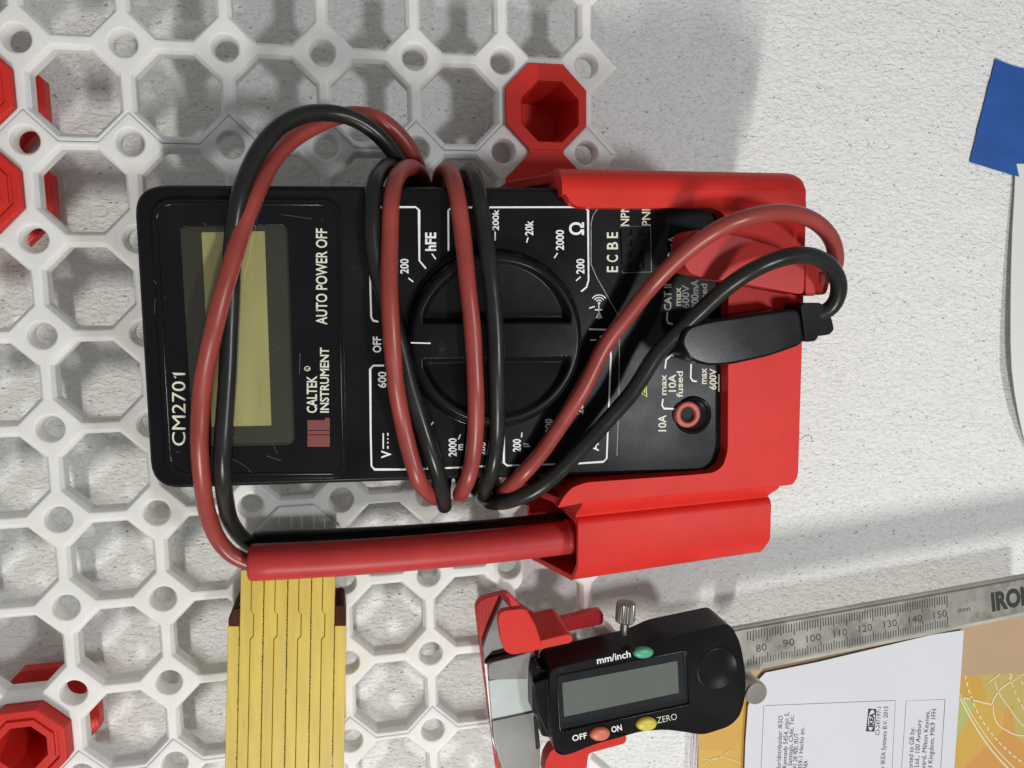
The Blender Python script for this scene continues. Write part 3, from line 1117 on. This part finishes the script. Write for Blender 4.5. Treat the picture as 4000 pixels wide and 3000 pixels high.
black_path = [(1030, 2150, 38), (985, 2128, 39), (940, 2095, 42), (898, 2030, 48), (880, 1950, 55), (872, 1870, 61), (870, 1750, 62.9), (880, 1600, 62.7), (890, 1450, 62.7), (898, 1250, 62.7),
              (903, 1100, 62.9), (910, 950, 63.0), (922, 830, 63.6), (948, 730, 63), (1005, 600, 60), (1085, 500, 56), (1180, 450, 53), (1280, 440, 50), (1380, 462, 48), (1470, 520, 46), (1540, 600, 43), (1590, 690, 38), (1625, 760, 31),
              (1680, 900, B), (1780, 1300, B), (1850, 1750, B), (1880, 1880, 34), (1882, 1932, 45), (1890, 1915, 55),
              (1925, 1820, 62), (1941, 1700, 63.2), (1943, 1600, 65), (1940, 1450, 66.8), (1936, 1292, 67), (1925, 1157, 67), (1909, 1021, 66.6), (1888, 886, 63), (1870, 760, 62), (1848, 684, 57), (1822, 668, 48), (1808, 720, 37), (1800, 850, B),
              (1780, 1200, B), (1750, 1750, B), (1735, 1900, 32), (1735, 1968, 42), (1734, 1962, 53),
              (1712, 1850, 60.5), (1672, 1730, 62.4), (1634, 1610, 62.6), (1600, 1500, 62.4), (1565, 1350, 62.3), (1520, 1200, 62.2), (1478, 1080, 62.2), (1456, 950, 62.2), (1452, 820, 62), (1460, 735, 60), (1482, 675, 54), (1520, 648, 46), (1560, 675, 36),
              (1600, 800, B), (1700, 1300, B), (1800, 1750, B), (1850, 1890, 33), (1885, 1945, 43), (1930, 1962, 53),
              (1990, 1955, 59), (2090, 1915, 62.5), (2181, 1844, 63.8), (2271, 1753, 65), (2362, 1654, 66), (2452, 1554, 67), (2500, 1487, 68), (2565, 1383, 69), (2656, 1293, 71), (2746, 1207, 74), (2836, 1125, 77),
              (2927, 1062, 80), (3010, 1022, 81), (3095, 998, 81), (3181, 1002, 80), (3247, 1042, 78), (3278, 1105, 76), (3272, 1165, 74), (3240, 1212, 72), (3190, 1232, 71)]
for path, root, m_, rad in ((red_path, red, 'red_cable', 2.05), (black_path, black, 'black_cable', 2.05)):
    mb = MB()
    cp = cable_pts(path)
    cr_ = [rad * (1 + 0.035 * noise.noise(p * 0.09) + 0.02 * noise.noise(p * 0.4)) for p in cp]
    mb.tube(cp, cr_, 18)
    mb.build('cable', M[m_], root, smooth=70)


def capsule(mb, a, b, ra, rb, rnd=1.2, n=10, bend=None, seg=28):
    a, b = Vector(a), Vector(b)
    pts, rs = [], []
    L = (b - a).length
    for k in range(n + 1):
        t = k / n
        p = a.lerp(b, t)
        if bend is not None:
            p = p + Vector(bend) * (4 * t * (1 - t))
        pts.append(p)
        rs.append(ra + (rb - ra) * t)
    d0, d1 = (pts[0] - pts[1]).normalized(), (pts[-1] - pts[-2]).normalized()
    head = [(pts[0] + d0 * rnd, rs[0] - rnd), (pts[0] + d0 * rnd * 0.7, rs[0] - rnd * 0.35)]
    tail = [(pts[-1] + d1 * rnd * 0.7, rs[-1] - rnd * 0.35), (pts[-1] + d1 * rnd, rs[-1] - rnd)]
    pts = [h[0] for h in head] + pts + [h[0] for h in tail]
    rs = [h[1] for h in head] + rs + [h[1] for h in tail]
    mb.tube(pts, rs, seg)


mb = MB()
capsule(mb, W(985, 2197, 46), W(2330, 2085, 46), 4.75, 4.6, 0.9, 20, bend=(0, -1.1, 0), seg=36)
hnd = mb.build('probe_handle', M['red_plug'], red, smooth=50)
mb = MB()
for k in range(15):
    x = 1345 + 29 * k + random.uniform(-6, 6)
    p = W(x, 2252 - (x - 1300) * 0.118, 46)
    mb.tube([p + Vector((-0.7, 0.3, 0.2)), p + Vector((0, 0.25, 0.4)), p + Vector((0.7, 0.4, 0.2))], [0.2, 0.35, 0.2], 8)
mb.build('moulded_lettering', M['red_plug'], hnd, smooth=60)
hc = W(2215, 2095, 46)
mb = MB()
mb.tube([hc + Vector((-0.5, 0, 0)), hc, hc + Vector((0.5, 0, 0))], [4.62, 4.85, 4.62], 36)
mb.build('handle_collar', M['red_plug'], hnd, smooth=60)
mb = MB()
capsule(mb, W(995, 2140, 37), W(2330, 2045, 37), 4.6, 4.5, 1.2, 20, bend=(0, -1.2, 0), seg=32)
mb.build('probe_handle', M['black_cable'], black, smooth=50)
# plugs
RP = [(2664, 1010), (2680, 915), (2700, 900), (2765, 897), (2900, 925), (3060, 975), (3140, 1005), (3138, 1152), (3000, 1127), (2830, 1097), (2740, 1085), (2683, 1062)]
mb = MB()
mb.prism(rounded(wp(RP, 71), 1.6, 3), 63.2, 71.5)
mb.build('plug', M['red_plug'], red, smooth=40, bevel=1.7, seg=4)
mb = MB()
mb.prism(wp(rounded([(3146, 1008), (3186, 1015), (3186, 1157), (3146, 1153)], 8, 2), 70.5), 64.6, 70.6)
mb.prism(wp(rounded([(3180, 1016), (3238, 1030), (3244, 1095), (3228, 1150), (3180, 1153)], 14, 3), 70.0), 65.0, 70.1)
mb.build('strain_relief', M['red_plug'], red, smooth=40, bevel=0.9, seg=3)
BP = [(2652, 1335), (2680, 1275), (2760, 1252), (3000, 1217), (3120, 1203), (3140, 1344), (3000, 1392), (2850, 1425), (2760, 1430), (2690, 1405)]
mb = MB()
mb.prism(rounded(wp(BP, 74), 2.2, 4), 63.4, 74.5)
mb.build('plug', M['black_knob'], black, smooth=40, bevel=2.2, seg=5)
mb = MB()
mb.prism(wp(rounded([(3128, 1195), (3145, 1184), (3200, 1182), (3224, 1195), (3225, 1200), (3195, 1318), (3185, 1332), (3146, 1337)], 8, 2), 73), 65.5, 73)
mb.prism(wp(rounded([(3195, 1196), (3228, 1200), (3250, 1250), (3258, 1288), (3240, 1307), (3190, 1314)], 10, 3), 72.3), 66.5, 72.3)
mb.build('strain_relief', M['black_knob'], black, smooth=40, bevel=0.9, seg=3)

# ------------------------------------------------------------------ folding rule
rule = thing('folding_ruler', 'yellow folded wooden rule seen on its edges, hanging below the red probe handle', 'ruler', W(1110, 2700, 24))
ZR = 38.0


def bx(k, y):
    t = (y - 2250) / 750
    top = 939 + 46.4 * (k - 1)
    bot = 924 + 46.75 * (k - 1)
    return top + (bot - top) * t


for k in range(10):
    outer_l = k in (0, 9)
    y0 = 2448 if outer_l else 2228
    ys = [y0, 2388, 2400, 2486, 2498, 3020]

    def edge(kk, side_):
        pts = []
        for y in ys:
            if y < y0 or (outer_l and y < y0):
                continue
            x = bx(kk, y)
            if kk in (2, 4, 6, 8):
                if 2395 < y < 2490:
                    x += 8
                elif y <= 2388:
                    x -= 3
                else:
                    x -= 4
            pts.append((x + side_, y))
        return pts
    Lp, Rp = edge(k, 0.9), edge(k + 1, -0.9)
    mb = MB()
    mb.prism(wp(Lp + Rp[::-1], ZR), 24.0, ZR - (0.25 if k % 2 else 0.0) - (0.3 if outer_l else 0))
    mb.build('lath', M['yellow_wood'], rule, smooth=0, bevel=0.18, seg=2)
    if outer_l:
        x0_, x1_ = bx(k, 2448), bx(k + 1, 2448)
        ch = 14
        if k == 0:
            pts = [(x0_ + 1, 2446), (x0_ + 3, 2420), (x0_ + 22, 2384), (x1_ - 1, 2380), (x1_ - 1, 2446)]
        else:
            pts = [(x0_ + 1, 2446), (x0_ + 1, 2370), (x0_ + 24, 2366), (x1_ - 8, 2372), (x1_ - 2, 2446)]
        mb = MB()
        mb.prism(wp(pts, ZR), 24.0, ZR - 0.5)
        mb.build('lath_tip', M['brown_wood'], rule, smooth=0, bevel=0.3, seg=2)
pr = Print()
for k in (1, 3, 5, 7, 9):
    y = 2275
    while y < 3010:
        x = bx(k, y) + random.uniform(-1.2, 1.2)
        w_, h_ = random.uniform(1.8, 3.6), random.uniform(3, 6)
        if random.random() < (0.92 if k in (3, 5, 7) else 0.5):
            pr.poly([(x - w_, y), (x, y - h_), (x + w_, y), (x, y + h_)], ZR + 0.03)
        y += random.uniform(9, 15)
pr.build('edge_grime', M['dark_wood'], rule, smooth=0)
# pale plastic bracket that carries it
mb = MB()
mb.prism(octagon(62.5, -137.5, 12.0), ZB, ZF + 1.0)
mb.prism(octagon(62.5, -162.5, 11.2), ZB, ZF + 1.0)
o = mb.build('ruler_bracket', M['white_print'], smooth=30, bevel=0.6)
tag(o, 'smooth white plastic bracket on the lattice, between the meter and the yellow rule', 'bracket')

# ------------------------------------------------------------------ caliper and its holder
ch = thing('caliper_holder', 'red 3D-printed hook plate that carries the digital caliper', 'holder', W(2050, 2600, 23))
mb = MB()
plate = [(1857, 2372), (1878, 2340), (1985, 2314), (2030, 2362), (2068, 2388), (2140, 2432), (2345, 2383), (2358, 2398), (2356, 2440), (2110, 2490), (2075, 3030), (1942, 3030), (1885, 2600)]
mb.prism(rounded(wp(plate, 26.4), [2.2, 2, 1.5, .8, 1, 1, 1, .8, 1, 1, 1, 1, 1], 3), ZF + 0.05, 26.4)
mb.build('back_plate', M['red_groove'], ch, smooth=30, bevel=0.3, seg=2)
mb = MB()
mb.prism(rounded(wp([(1944, 2420), (1952, 2392), (1975, 2384), (2038, 2376), (2060, 2384), (2092, 2440), (2112, 2500), (2118, 2535), (2075, 2547), (2000, 2559), (1972, 2545), (1956, 2500)], 45), 1.0, 3), 42.5, 45.0)
mb.build('hook_pad', M['red_smooth'], ch, smooth=30, bevel=0.4)
mb = MB()
mb.prism(rounded(wp([(2098, 2508), (2222, 2478), (2240, 2490), (2238, 2508), (2225, 2516), (2080, 2546)], 45), 0.5, 2), 26.0, 44.6)
mb.build('hook_arm', M['red_print'], ch, smooth=30, bevel=0.4)
mb = MB()
mb.prism(rounded(wp([(2122, 3030), (2130, 2965), (2152, 2925), (2300, 2895), (2436, 2862), (2448, 2880), (2440, 2902), (2298, 2940), (2286, 3030)], 28), 1.2, 3), ZF + 0.06, 28.5)
mb.build('lower_rest', M['red_smooth'], ch, smooth=30, bevel=0.5)

cal = thing('digital_caliper', 'black digital caliper with a steel beam, slanting up to the right edge', 'caliper', W(2500, 2650, 26))
ZBM = 27.5
mb = MB()
mb.prism(wp([(2300, 2572), (3000, 2445), (4200, 2228), (4200, 2352), (3000, 2597), (2300, 2730)], ZBM), ZBM - 1.2, ZBM)
mb.build('beam', M['beam'], cal, smooth=0, bevel=0.15, seg=2)
mb = MB()
mb.prism(wp([(2300, 2558), (3000, 2431), (4200, 2212), (4200, 2366), (3000, 2610), (2300, 2744)], ZBM - 1.3), ZBM - 3.2, ZBM - 1.3)
mb.build('beam_edge', M['edge_steel'], cal, smooth=0, bevel=0.3, seg=2)
pr = Print()
zc = ZBM + 0.05


def scale_x(mmv):
    tab = [(70, 2888), (80, 2998), (90, 3103), (100, 3206), (110, 3308), (120, 3410), (130, 3508), (140, 3604), (150, 3700)]
    for (a, xa), (b, xb) in zip(tab, tab[1:]):
        if mmv <= b:
            return xa + (xb - xa) * (mmv - a) / (b - a)
    return tab[-1][1]


for mmv in range(73, 151):
    x = scale_x(mmv)
    yt = 2450 + (x - 3000) * -0.181
    ybt = 2590 + (x - 3000) * -0.198
    L = 50 if mmv % 10 == 0 else (44 if mmv % 5 == 0 else 36)
    pr.stroke([(x - 1, yt + 3), (x, yt + L)], zc, 0.32)
    pr.stroke([(x + 1, ybt - L + 6), (x + 2, ybt - 4)], zc, 0.28)
for s, xe, w in (('80', 2996, 42), ('90', 3104, 44), ('100', 3208, 56), ('110', 3310, 52), ('120', 3408, 52), ('130', 3504, 50), ('140', 3603, 52), ('150', 3700, 52), ('mm', 3790, 46)):
    yb_ = 2540 - (xe - 2996) * 0.187 + (-6 if s == 'mm' else 0)
    hh = 20 if s == 'mm' else 27
    pr.text(s, (xe - w, yb_ + w * 0.18), (xe, yb_), (-2, -hh), zc, -0.005 if s != 'mm' else 0)
pr.text('IRON', (3876, 2386), (4040, 2353), (-6, -66), zc, 0.05)
pr.build('scale_markings', M['dark_ink'], cal, smooth=0)
# jaws
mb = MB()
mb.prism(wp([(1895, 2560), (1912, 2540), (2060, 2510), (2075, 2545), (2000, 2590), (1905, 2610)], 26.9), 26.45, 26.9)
mb.build('jaw_gap_shade', M['dark'], cal, smooth=0)  # thin black plate: shade under the hook pad, painted into the notch
mb = MB()
mb.prism(wp([(1963, 2336), (1995, 2375), (2015, 2480), (2020, 2520), (1925, 2545), (1900, 2572), (1892, 2588), (1885, 2530), (1905, 2470)], 29), 26.6, 29)
mb.build('inside_jaw', M['steel_dark'], cal, smooth=0, bevel=0.5)
mb = MB()
mb.prism(wp([(1886, 2540), (1894, 2592), (1912, 2592), (2095, 2556), (2100, 3030), (1970, 3030), (1925, 2900)], 28), 26.5, 28)
mb.build('fixed_jaw', M['steel'], cal, smooth=0, bevel=0.3)
mb = MB()
mb.prism(rounded(wp([(1907, 2612), (1908, 2594), (1925, 2585), (1998, 2568), (2088, 2540), (2095, 2652), (1910, 2692 - 35)], 31), 0.7, 3), 28.2, 31)
mb.prism(wp([(1923, 2815), (2088, 2780), (2110, 2930), (2108, 3030), (1972, 3030), (1945, 2960), (1927, 2885)], 31), 28.2, 31)
mb.build('sliding_jaw', M['steel_dark'], cal, smooth=0, bevel=0.35)
mb = MB()
mb.prism(wp([(1910, 2660), (2094, 2625), (2100, 2780), (1922, 2816)], 30.4), 28.2, 30.4)
mb.build('beam_sticker', M['alu'], cal, smooth=0, bevel=0.1)
mb = MB()
mb.prism(wp(rounded([(2085, 2803), (2100, 2798), (2112, 2925), (2095, 2932)], 5, 2), 31.6), 31.02, 31.25)
mb.build('slot_strip', M['dark'], cal, smooth=0)
pr = Print()
pr.text('0', (2066, 2720), (2084, 2717), (-1, -25), 30.46)
pr.stroke([(2069, 2632), (2072, 2685)], 30.46, 0.14)
pr.stroke([(2075, 2728), (2079, 2783)], 30.46, 0.14)
pr.stroke([(1910, 2659), (2069, 2627)], 30.46, 0.16)
pr.stroke([(1921, 2816), (2085, 2782)], 30.46, 0.16)
pr.build('sticker_markings', M['dark_ink'], cal, smooth=0)
# housing
ZC = 41.0
body = [(2147, 2632), (2160, 2612), (2500, 2530), (2545, 2512), (2590, 2490), (2838, 2436), (2862, 2452), (2892, 2510), (2912, 2620), (2914, 2720), (2890, 2800), (2850, 2838),
        (2745, 2872), (2690, 2862), (2600, 2850), (2500, 2857), (2430, 2879), (2330, 2905), (2232, 2945), (2195, 2953), (2166, 2936), (2156, 2880)]
dw = [(2175, 2640), (2684, 2541), (2694, 2752), (2188, 2860)]
bw = rounded(wp(body, ZC), [1, 1, 1, 2, 2, 2, 2, 3, 3, 3, 3, 2, 3, 3, 3, 3, 3, 3, 2, 2, 2, 2], 3)
hw_ = rounded(wp(dw, ZC), 0.8, 2)
mb = MB()
mb.prism(bw, 28.0, ZC, [hw_])
hou = mb.build('housing', M['black_plastic'], cal, smooth=30, bevel=0.7, seg=3)
mb = MB()
mb.prism(rounded(wp([(2081, 2650), (2094, 2600), (2170, 2640), (2172, 2890), (2118, 2880), (2098, 2800), (2082, 2785)], 37), 0.6, 2), 28.2, 36.5)
mb.prism(rounded(wp([(2086, 2672), (2180, 2640), (2180, 2890), (2140, 2880), (2104, 2800)], 39), 0.6, 2), 28.2, 38.5)
mb.build('end_step', M['black_plastic'], hou, smooth=30, bevel=0.4)
mb = MB()
mb.prism(wp([(2170, 2632), (2690, 2532), (2700, 2760), (2182, 2870)], ZC - 1.6), ZC - 3, ZC - 1.6)
mb.build('display_recess', M['black_gloss'], hou, smooth=0)
mb = MB()
mb.prism(wp([(2196, 2668), (2646, 2582), (2652, 2706), (2204, 2800)], ZC - 1.45), ZC - 1.59, ZC - 1.45)
mb.build('display', M['lcd_grey'], cal, smooth=0)
mb = MB()
mb.prism(rounded(wp(dw, ZC - 0.1), 0.8, 2), ZC - 0.4, ZC - 0.15)
mb.build('display_lens', M['lens'], cal, smooth=0)
mb = MB()
P3 = [W(x, y, ZC + 0.05) for x, y in rounded(dw, 10, 3)]
mb.tube(P3 + [P3[0]], 0.22, 8)
mb.build('display_rim', M['black_gloss'], cal, smooth=60)


def button(px, py, w, h, rot, m_):
    pts = []
    for k in range(28):
        q = 2 * math.pi * k / 28
        c, s_ = math.cos(q), math.sin(q)
        x = w / 2 * math.copysign(abs(c) ** 0.85, c)
        y = h / 2 * math.copysign(abs(s_) ** 1.15, s_)
        r_ = math.radians(rot)
        pts.append((px + x * math.cos(r_) + y * math.sin(r_), py - x * math.sin(r_) + y * math.cos(r_)))
    b = wp(pts, ZC + 0.6)
    cx_, cy_ = sum(p[0] for p in b) / 28, sum(p[1] for p in b) / 28
    mb = MB()
    mb.loft([[(cx_ + (p[0] - cx_) * s_, cy_ + (p[1] - cy_) * s_, z) for p in b] for s_, z in
             ((1, ZC - 0.3), (1, ZC + 0.4), (0.93, ZC + 0.9), (0.75, ZC + 1.25), (0.4, ZC + 1.45))])
    return mb.build('button', M[m_], cal, smooth=60)


button(2514, 2550, 80, 42, 6, 'green_btn')['label'] = 'green unit button'
button(2344, 2868, 80, 50, 8, 'red_btn')['label'] = 'orange power button'
button(2526, 2829, 82, 50, 8, 'yellow_btn')['label'] = 'yellow zero button'
pr = Print()
zp = ZC + 0.04
pr.text('mm/inch', (2333, 2594), (2464, 2566), (-3, -26), zp, 0.015)
pr.text('OFF', (2237, 2896), (2294, 2883), (-3, -22), zp, 0.015)
pr.text('ON', (2390, 2862), (2430, 2852), (-3, -22), zp, 0.02)
pr.build('button_lettering', M['ink'], cal, smooth=0)
pr = Print()
pr.text('ZERO', (2568, 2826), (2645, 2810), (-3, -24), zp, -0.01)
pr.build('zero_lettering', M['cream_ink'], cal, smooth=0)
mb = MB()
bc = W(2803, 2612, ZC)
seg = 48
rings = []
for r_, z in ((6.9, ZC - 0.3), (6.9, ZC + 0.12), (6.6, ZC + 0.3), (6.2, ZC + 0.3), (5.9, ZC + 0.08), (0.1, ZC + 0.08)):
    rings.append([(bc.x + r_ * math.cos(2 * math.pi * k / seg), bc.y + r_ * 1.0 * math.sin(2 * math.pi * k / seg), z) for k in range(seg)])
mb.loft(rings)
mb.build('battery_cover', M['black_plastic'], cal, smooth=50)
# locking screw, knurled
mb = MB()
ax0, ax1 = W(2440, 2440, 35), W(2446, 2352, 35)
dr = (ax1 - ax0).normalized()
side_v = dr.cross(Vector((0, 0, 1))).normalized()
fw = Vector((0, 0, 1))
seg = 72


def circ(c, r, knurl=False):
    return [c + (side_v * math.cos(2 * math.pi * k / seg) + fw * math.sin(2 * math.pi * k / seg)) * (r * (1 - (0.07 if (knurl and k % 3 == 0) else 0))) for k in range(seg)]


L_ = (ax1 - ax0).length
mb.loft([circ(ax0 - dr * 3, 1.3), circ(ax0 + dr * 1.0, 1.3), circ(ax0 + dr * 1.0, 2.7), circ(ax0 + dr * 1.4, 3.0, True), circ(ax1 - dr * 0.5, 3.0, True), circ(ax1 - dr * 0.1, 2.75), circ(ax1, 2.2)])
mb.build('locking_screw', M['knurl'], cal, smooth=25)
mb = MB()
wc = W(2952, 2706, 33)
ring_loft(mb, (wc.x, wc.y), ((3.2, 24), (3.9, 24.5), (3.9, 33.2), (3.6, 33.6), (0.05, 33.7)), 48)
mb.build('thumb_roller', M['brass_steel'], cal, smooth=30)

# ------------------------------------------------------------------ papers, tape, hair
def sheet(name, pts_z, m_, thick=0.18):
    mb = MB()
    n = len(pts_z)
    top = [W(x, y, z) for x, y, z in pts_z]
    vs = top + [p - Vector((0, 0, thick)) for p in top]
    flat = [Vector((p.x, p.y, 0)) for p in top]
    fs = []
    for t in tessellate_polygon([flat]):
        fs.append(tuple(t))
        fs.append(tuple(i + n for i in t)[::-1])
    for i in range(n):
        j = (i + 1) % n
        fs.append((i, j, j + n, i + n))
    mb.add(vs, fs)
    return mb.build(name, m_, smooth=0)


o = sheet('packet_back', [(2905, 2560, 3.5), (4200, 2330, 3.5), (4200, 2620, 3.5), (2905, 2680, 3.5)], M['card_brown'])
tag(o, 'brown paper strip showing below the caliper beam', 'paper')
o = sheet('leaflet', [(2736, 2650, 3.0), (2950, 2640, 3.0), (3400, 2610, 3.0), (3760, 2602, 3.0), (4200, 2590, 3.0), (4200, 3200, 3.0), (2722, 3200, 3.0)], M['leaflet'])
tag(o, 'orange and green printed leaflet with pale curving line drawings, half under the white label', 'leaflet')
leaf = o
pr = Print()
zl = 3.15


def qb(a, b, c, n=14):
    return [((1 - t) ** 2 * a[0] + 2 * t * (1 - t) * b[0] + t * t * c[0], (1 - t) ** 2 * a[1] + 2 * t * (1 - t) * b[1] + t * t * c[1]) for t in [k / n for k in range(n + 1)]]


for pl, w in ((qb((3745, 2715), (3840, 2920), (3960, 3020)), 0.75), (qb((3752, 2710), (3850, 2905), (3985, 3020)), 0.5), (qb((3748, 2722), (3800, 2735), (3875, 2752)), 0.7),
              (qb((3875, 2752), (3885, 2700), (3945, 2665)), 0.7), (qb((3945, 2665), (3960, 2640), (3930, 2605)), 0.6), (qb((3880, 2755), (3875, 2830), (3930, 2852)), 0.6),
              (qb((3930, 2852), (3970, 2880), (4020, 2872)), 0.6), (qb((3868, 2597), (3885, 2640), (3920, 2625)), 0.6), (qb((3862, 2665), (3900, 2640), (3915, 2622)), 0.6),
              (qb((3885, 2660), (3895, 2710), (3940, 2760)), 0.5), (qb((3940, 2760), (3980, 2830), (4020, 2850)), 0.5), (qb((3945, 2670), (3980, 2640), (4020, 2620)), 0.5)):
    pr.stroke(pl, zl, w)
for arc, w in ((qb((3765, 2602), (3785, 2760), (3870, 2860), 30), 0.65), (qb((3870, 2860), (3930, 2940), (4020, 2995), 24), 0.65), (qb((3930, 2595), (3945, 2680), (4010, 2790), 22), 0.5), (qb((3955, 2595), (3965, 2640), (4020, 2700), 14), 0.5)):
    for k in range(0, len(arc) - 2, 3):
        pr.stroke(arc[k:k + 3], zl, w)
for pl in (qb((2745, 2990), (2800, 2930), (2900, 2985)), qb((2742, 2960), (2790, 2985), (2850, 2930))):
    pr.stroke(pl, zl, 0.3)
cr_ink = mat('cream_print', (0.72, 0.62, 0.36), 0.5)
pr.build('line_drawing', cr_ink, leaf, smooth=0)

# white label
o = sheet('paper_label', [(2990, 2628, 5.0), (3200, 2585, 5.0), (3640, 2480, 5.0), (3765, 2462, 5.2), (3756, 2600, 5.0), (3742, 2800, 5.0), (3720, 3100, 5.0), (2905, 3100, 5.0), (2912, 2900, 5.0), (2922, 2760, 5.0), (2960, 2660, 5.0)], M['paper'])
tag(o, 'white paper label with small black import text and a framed oval shop logo', 'paper label')
lab = o
pr = Print()
zq = 5.06
for pl in ([(2968, 3100), (2984, 2757), (3000, 2756), (3498, 2736), (3480, 3100)], [(3515, 3100), (3540, 2738), (3692, 2732), (3668, 3100)]):
    pr.stroke(pl, zq, 0.14)


def lt(s, x0_, y0_, x1_, y1_, h):
    pr.text(s, (x0_, y0_), (x1_, y1_), (-h, -h * 0.06), zq, 0.0)


lt('Importador/distribuidor: IKSO', 3046, 3082, 3058, 2797, 17)
lt('SpA, Av. Kennedy 5454, piso 5,', 3068, 3092, 3082, 2783, 17)
lt('Vitacura, Santiago, Chile, Tel.:', 3089, 3086, 3102, 2793, 17)
lt('+56 2 241 28 900, RUT', 3109, 3070, 3120, 2865, 17)
lt('76.293.859-1 Hecho en,', 3130, 3078, 3142, 2843, 17)
lt('LITUANIA', 3150, 3052, 3156, 2972, 17)
lt('CI-247197-1', 3435, 2872, 3443, 2763, 16)
lt('\u00a9 Inter IKEA Systems B.V. 2015', 3452, 3062, 3470, 2760, 17)
lt('Imported to GB by:', 3563, 3040, 3573, 2843, 18)
lt('IKEA Ltd., 100 Avebury', 3585, 3056, 3600, 2812, 18)
lt('Boulevard, Milton Keynes,', 3610, 3064, 3632, 2777, 18)
lt('United Kingdom, MK9 1FH.', 3637, 3062, 3658, 2765, 18)
pr.build('printed_text', M['dark_ink'], lab, smooth=0)
pr = Print()
pr.poly([(3383, 2857), (3392, 2768), (3424, 2770), (3416, 2858)], zq)
pr.build('logo_box', M['dark_ink'], lab, smooth=0)
pr = Print()
c_ = (3404, 2813)
pr.poly([(c_[0] + 13 * math.cos(q) - 4 * math.sin(q), c_[1] + 41 * math.sin(q)) for q in [2 * math.pi * k / 24 for k in range(24)]], zq + 0.03)
pr.build('logo_oval', M['paper'], lab, smooth=0)
pr = Print()
pr.text('IKEA', (3410, 2841), (3416, 2785), (-17, -1), zq + 0.06, 0.05)
pr.build('logo_lettering', M['dark_ink'], lab, smooth=0)

# clear plastic sleeve edge
mb = MB()
mb.tube([W(2716, 2860, 4), W(2710, 2940, 4.2), W(2706, 3100, 4)], 0.45, 10)
mb.tube([W(2728, 2862, 4.4), W(2722, 2940, 4.8), W(2716, 3100, 4.4)], 0.35, 10)
o = mb.build('plastic_sleeve', M['film'], smooth=60)
tag(o, 'clear plastic sleeve edge standing along the left side of the orange leaflet', 'plastic sleeve')

# blue tape over the card
rows = []
nu, nv = 10, 16
cor = {0: (3888, 228), 1: (4160, 300), 2: (3787, 632), 3: (4160, 745)}
vs, fs = [], []
for j in range(nv + 1):
    v = j / nv
    for i in range(nu + 1):
        u = i / nu
        x = (cor[0][0] * (1 - u) + cor[1][0] * u) * (1 - v) + (cor[2][0] * (1 - u) + cor[3][0] * u) * v
        y = (cor[0][1] * (1 - u) + cor[1][1] * u) * (1 - v) + (cor[2][1] * (1 - u) + cor[3][1] * u) * v
        y += 10 * math.sin(math.pi * min(1, u * 1.6)) * (1 - v)
        z = 0.5 + 2.6 * u * v + 0.25 * math.sin(7 * u + 3 * v) + (0.5 if (i == 0 and j in (0,)) else 0)
        if i == 0:
            x += random.uniform(-1.5, 1.5)
        vs.append(W(x, y, z))
for j in range(nv):
    for i in range(nu):
        a = j * (nu + 1) + i
        fs.append((a, a + 1, a + nu + 2, a + nu + 1))
n = len(vs)
mb = MB()
mb.add(vs + [p - Vector((0, 0, 0.15)) for p in vs], fs + [tuple(q + n for q in f)[::-1] for f in fs])
o = mb.build('masking_tape', M['tape'], smooth=60)
tag(o, 'piece of dark blue masking tape stuck to the wall at the right edge', 'tape')

edge_pts = [(3968, 640, 1.5), (3964, 760, 2.0), (3956, 900, 2.6), (3951, 1050, 3.4), (3949, 1200, 4.2), (3949, 1330, 4.8), (3953, 1440, 5.2), (3964, 1530, 5.0), (3978, 1610, 4.4), (3995, 1690, 3.2), (4012, 1750, 2.0)]
vs, fs = [], []
for x, y, z in edge_pts:
    vs += [W(x, y, z), W(x + 60, y, z + 0.9), W(x + 200, y, z + 1.4)]
for j in range(len(edge_pts) - 1):
    for i in range(2):
        a = j * 3 + i
        fs.append((a, a + 1, a + 4, a + 3))
n = len(vs)
mb = MB()
mb.add(vs + [p - Vector((0, 0, 0.3)) for p in vs], fs + [tuple(q + n for q in f)[::-1] for f in fs])
for j in range(len(edge_pts) - 1):
    a = j * 3
    mb.f.append((a, a + 3, a + 3 + n, a + n))
o = mb.build('white_card', M['card_white'], smooth=60)
tag(o, 'white card with a curved edge lifting off the wall, under the blue tape', 'card')

mb = MB()
mb.tube(spline([W(x, y, 3) for x, y in ((3112, 1716), (3122, 1720), (3132, 1712), (3145, 1702), (3160, 1700), (3172, 1706), (3171, 1716))], 0.4), 0.11, 6)
o = mb.build('hair', M['hair'], smooth=60)
tag(o, 'tiny dark curled hair lying on the wall beside the red holder', 'hair')
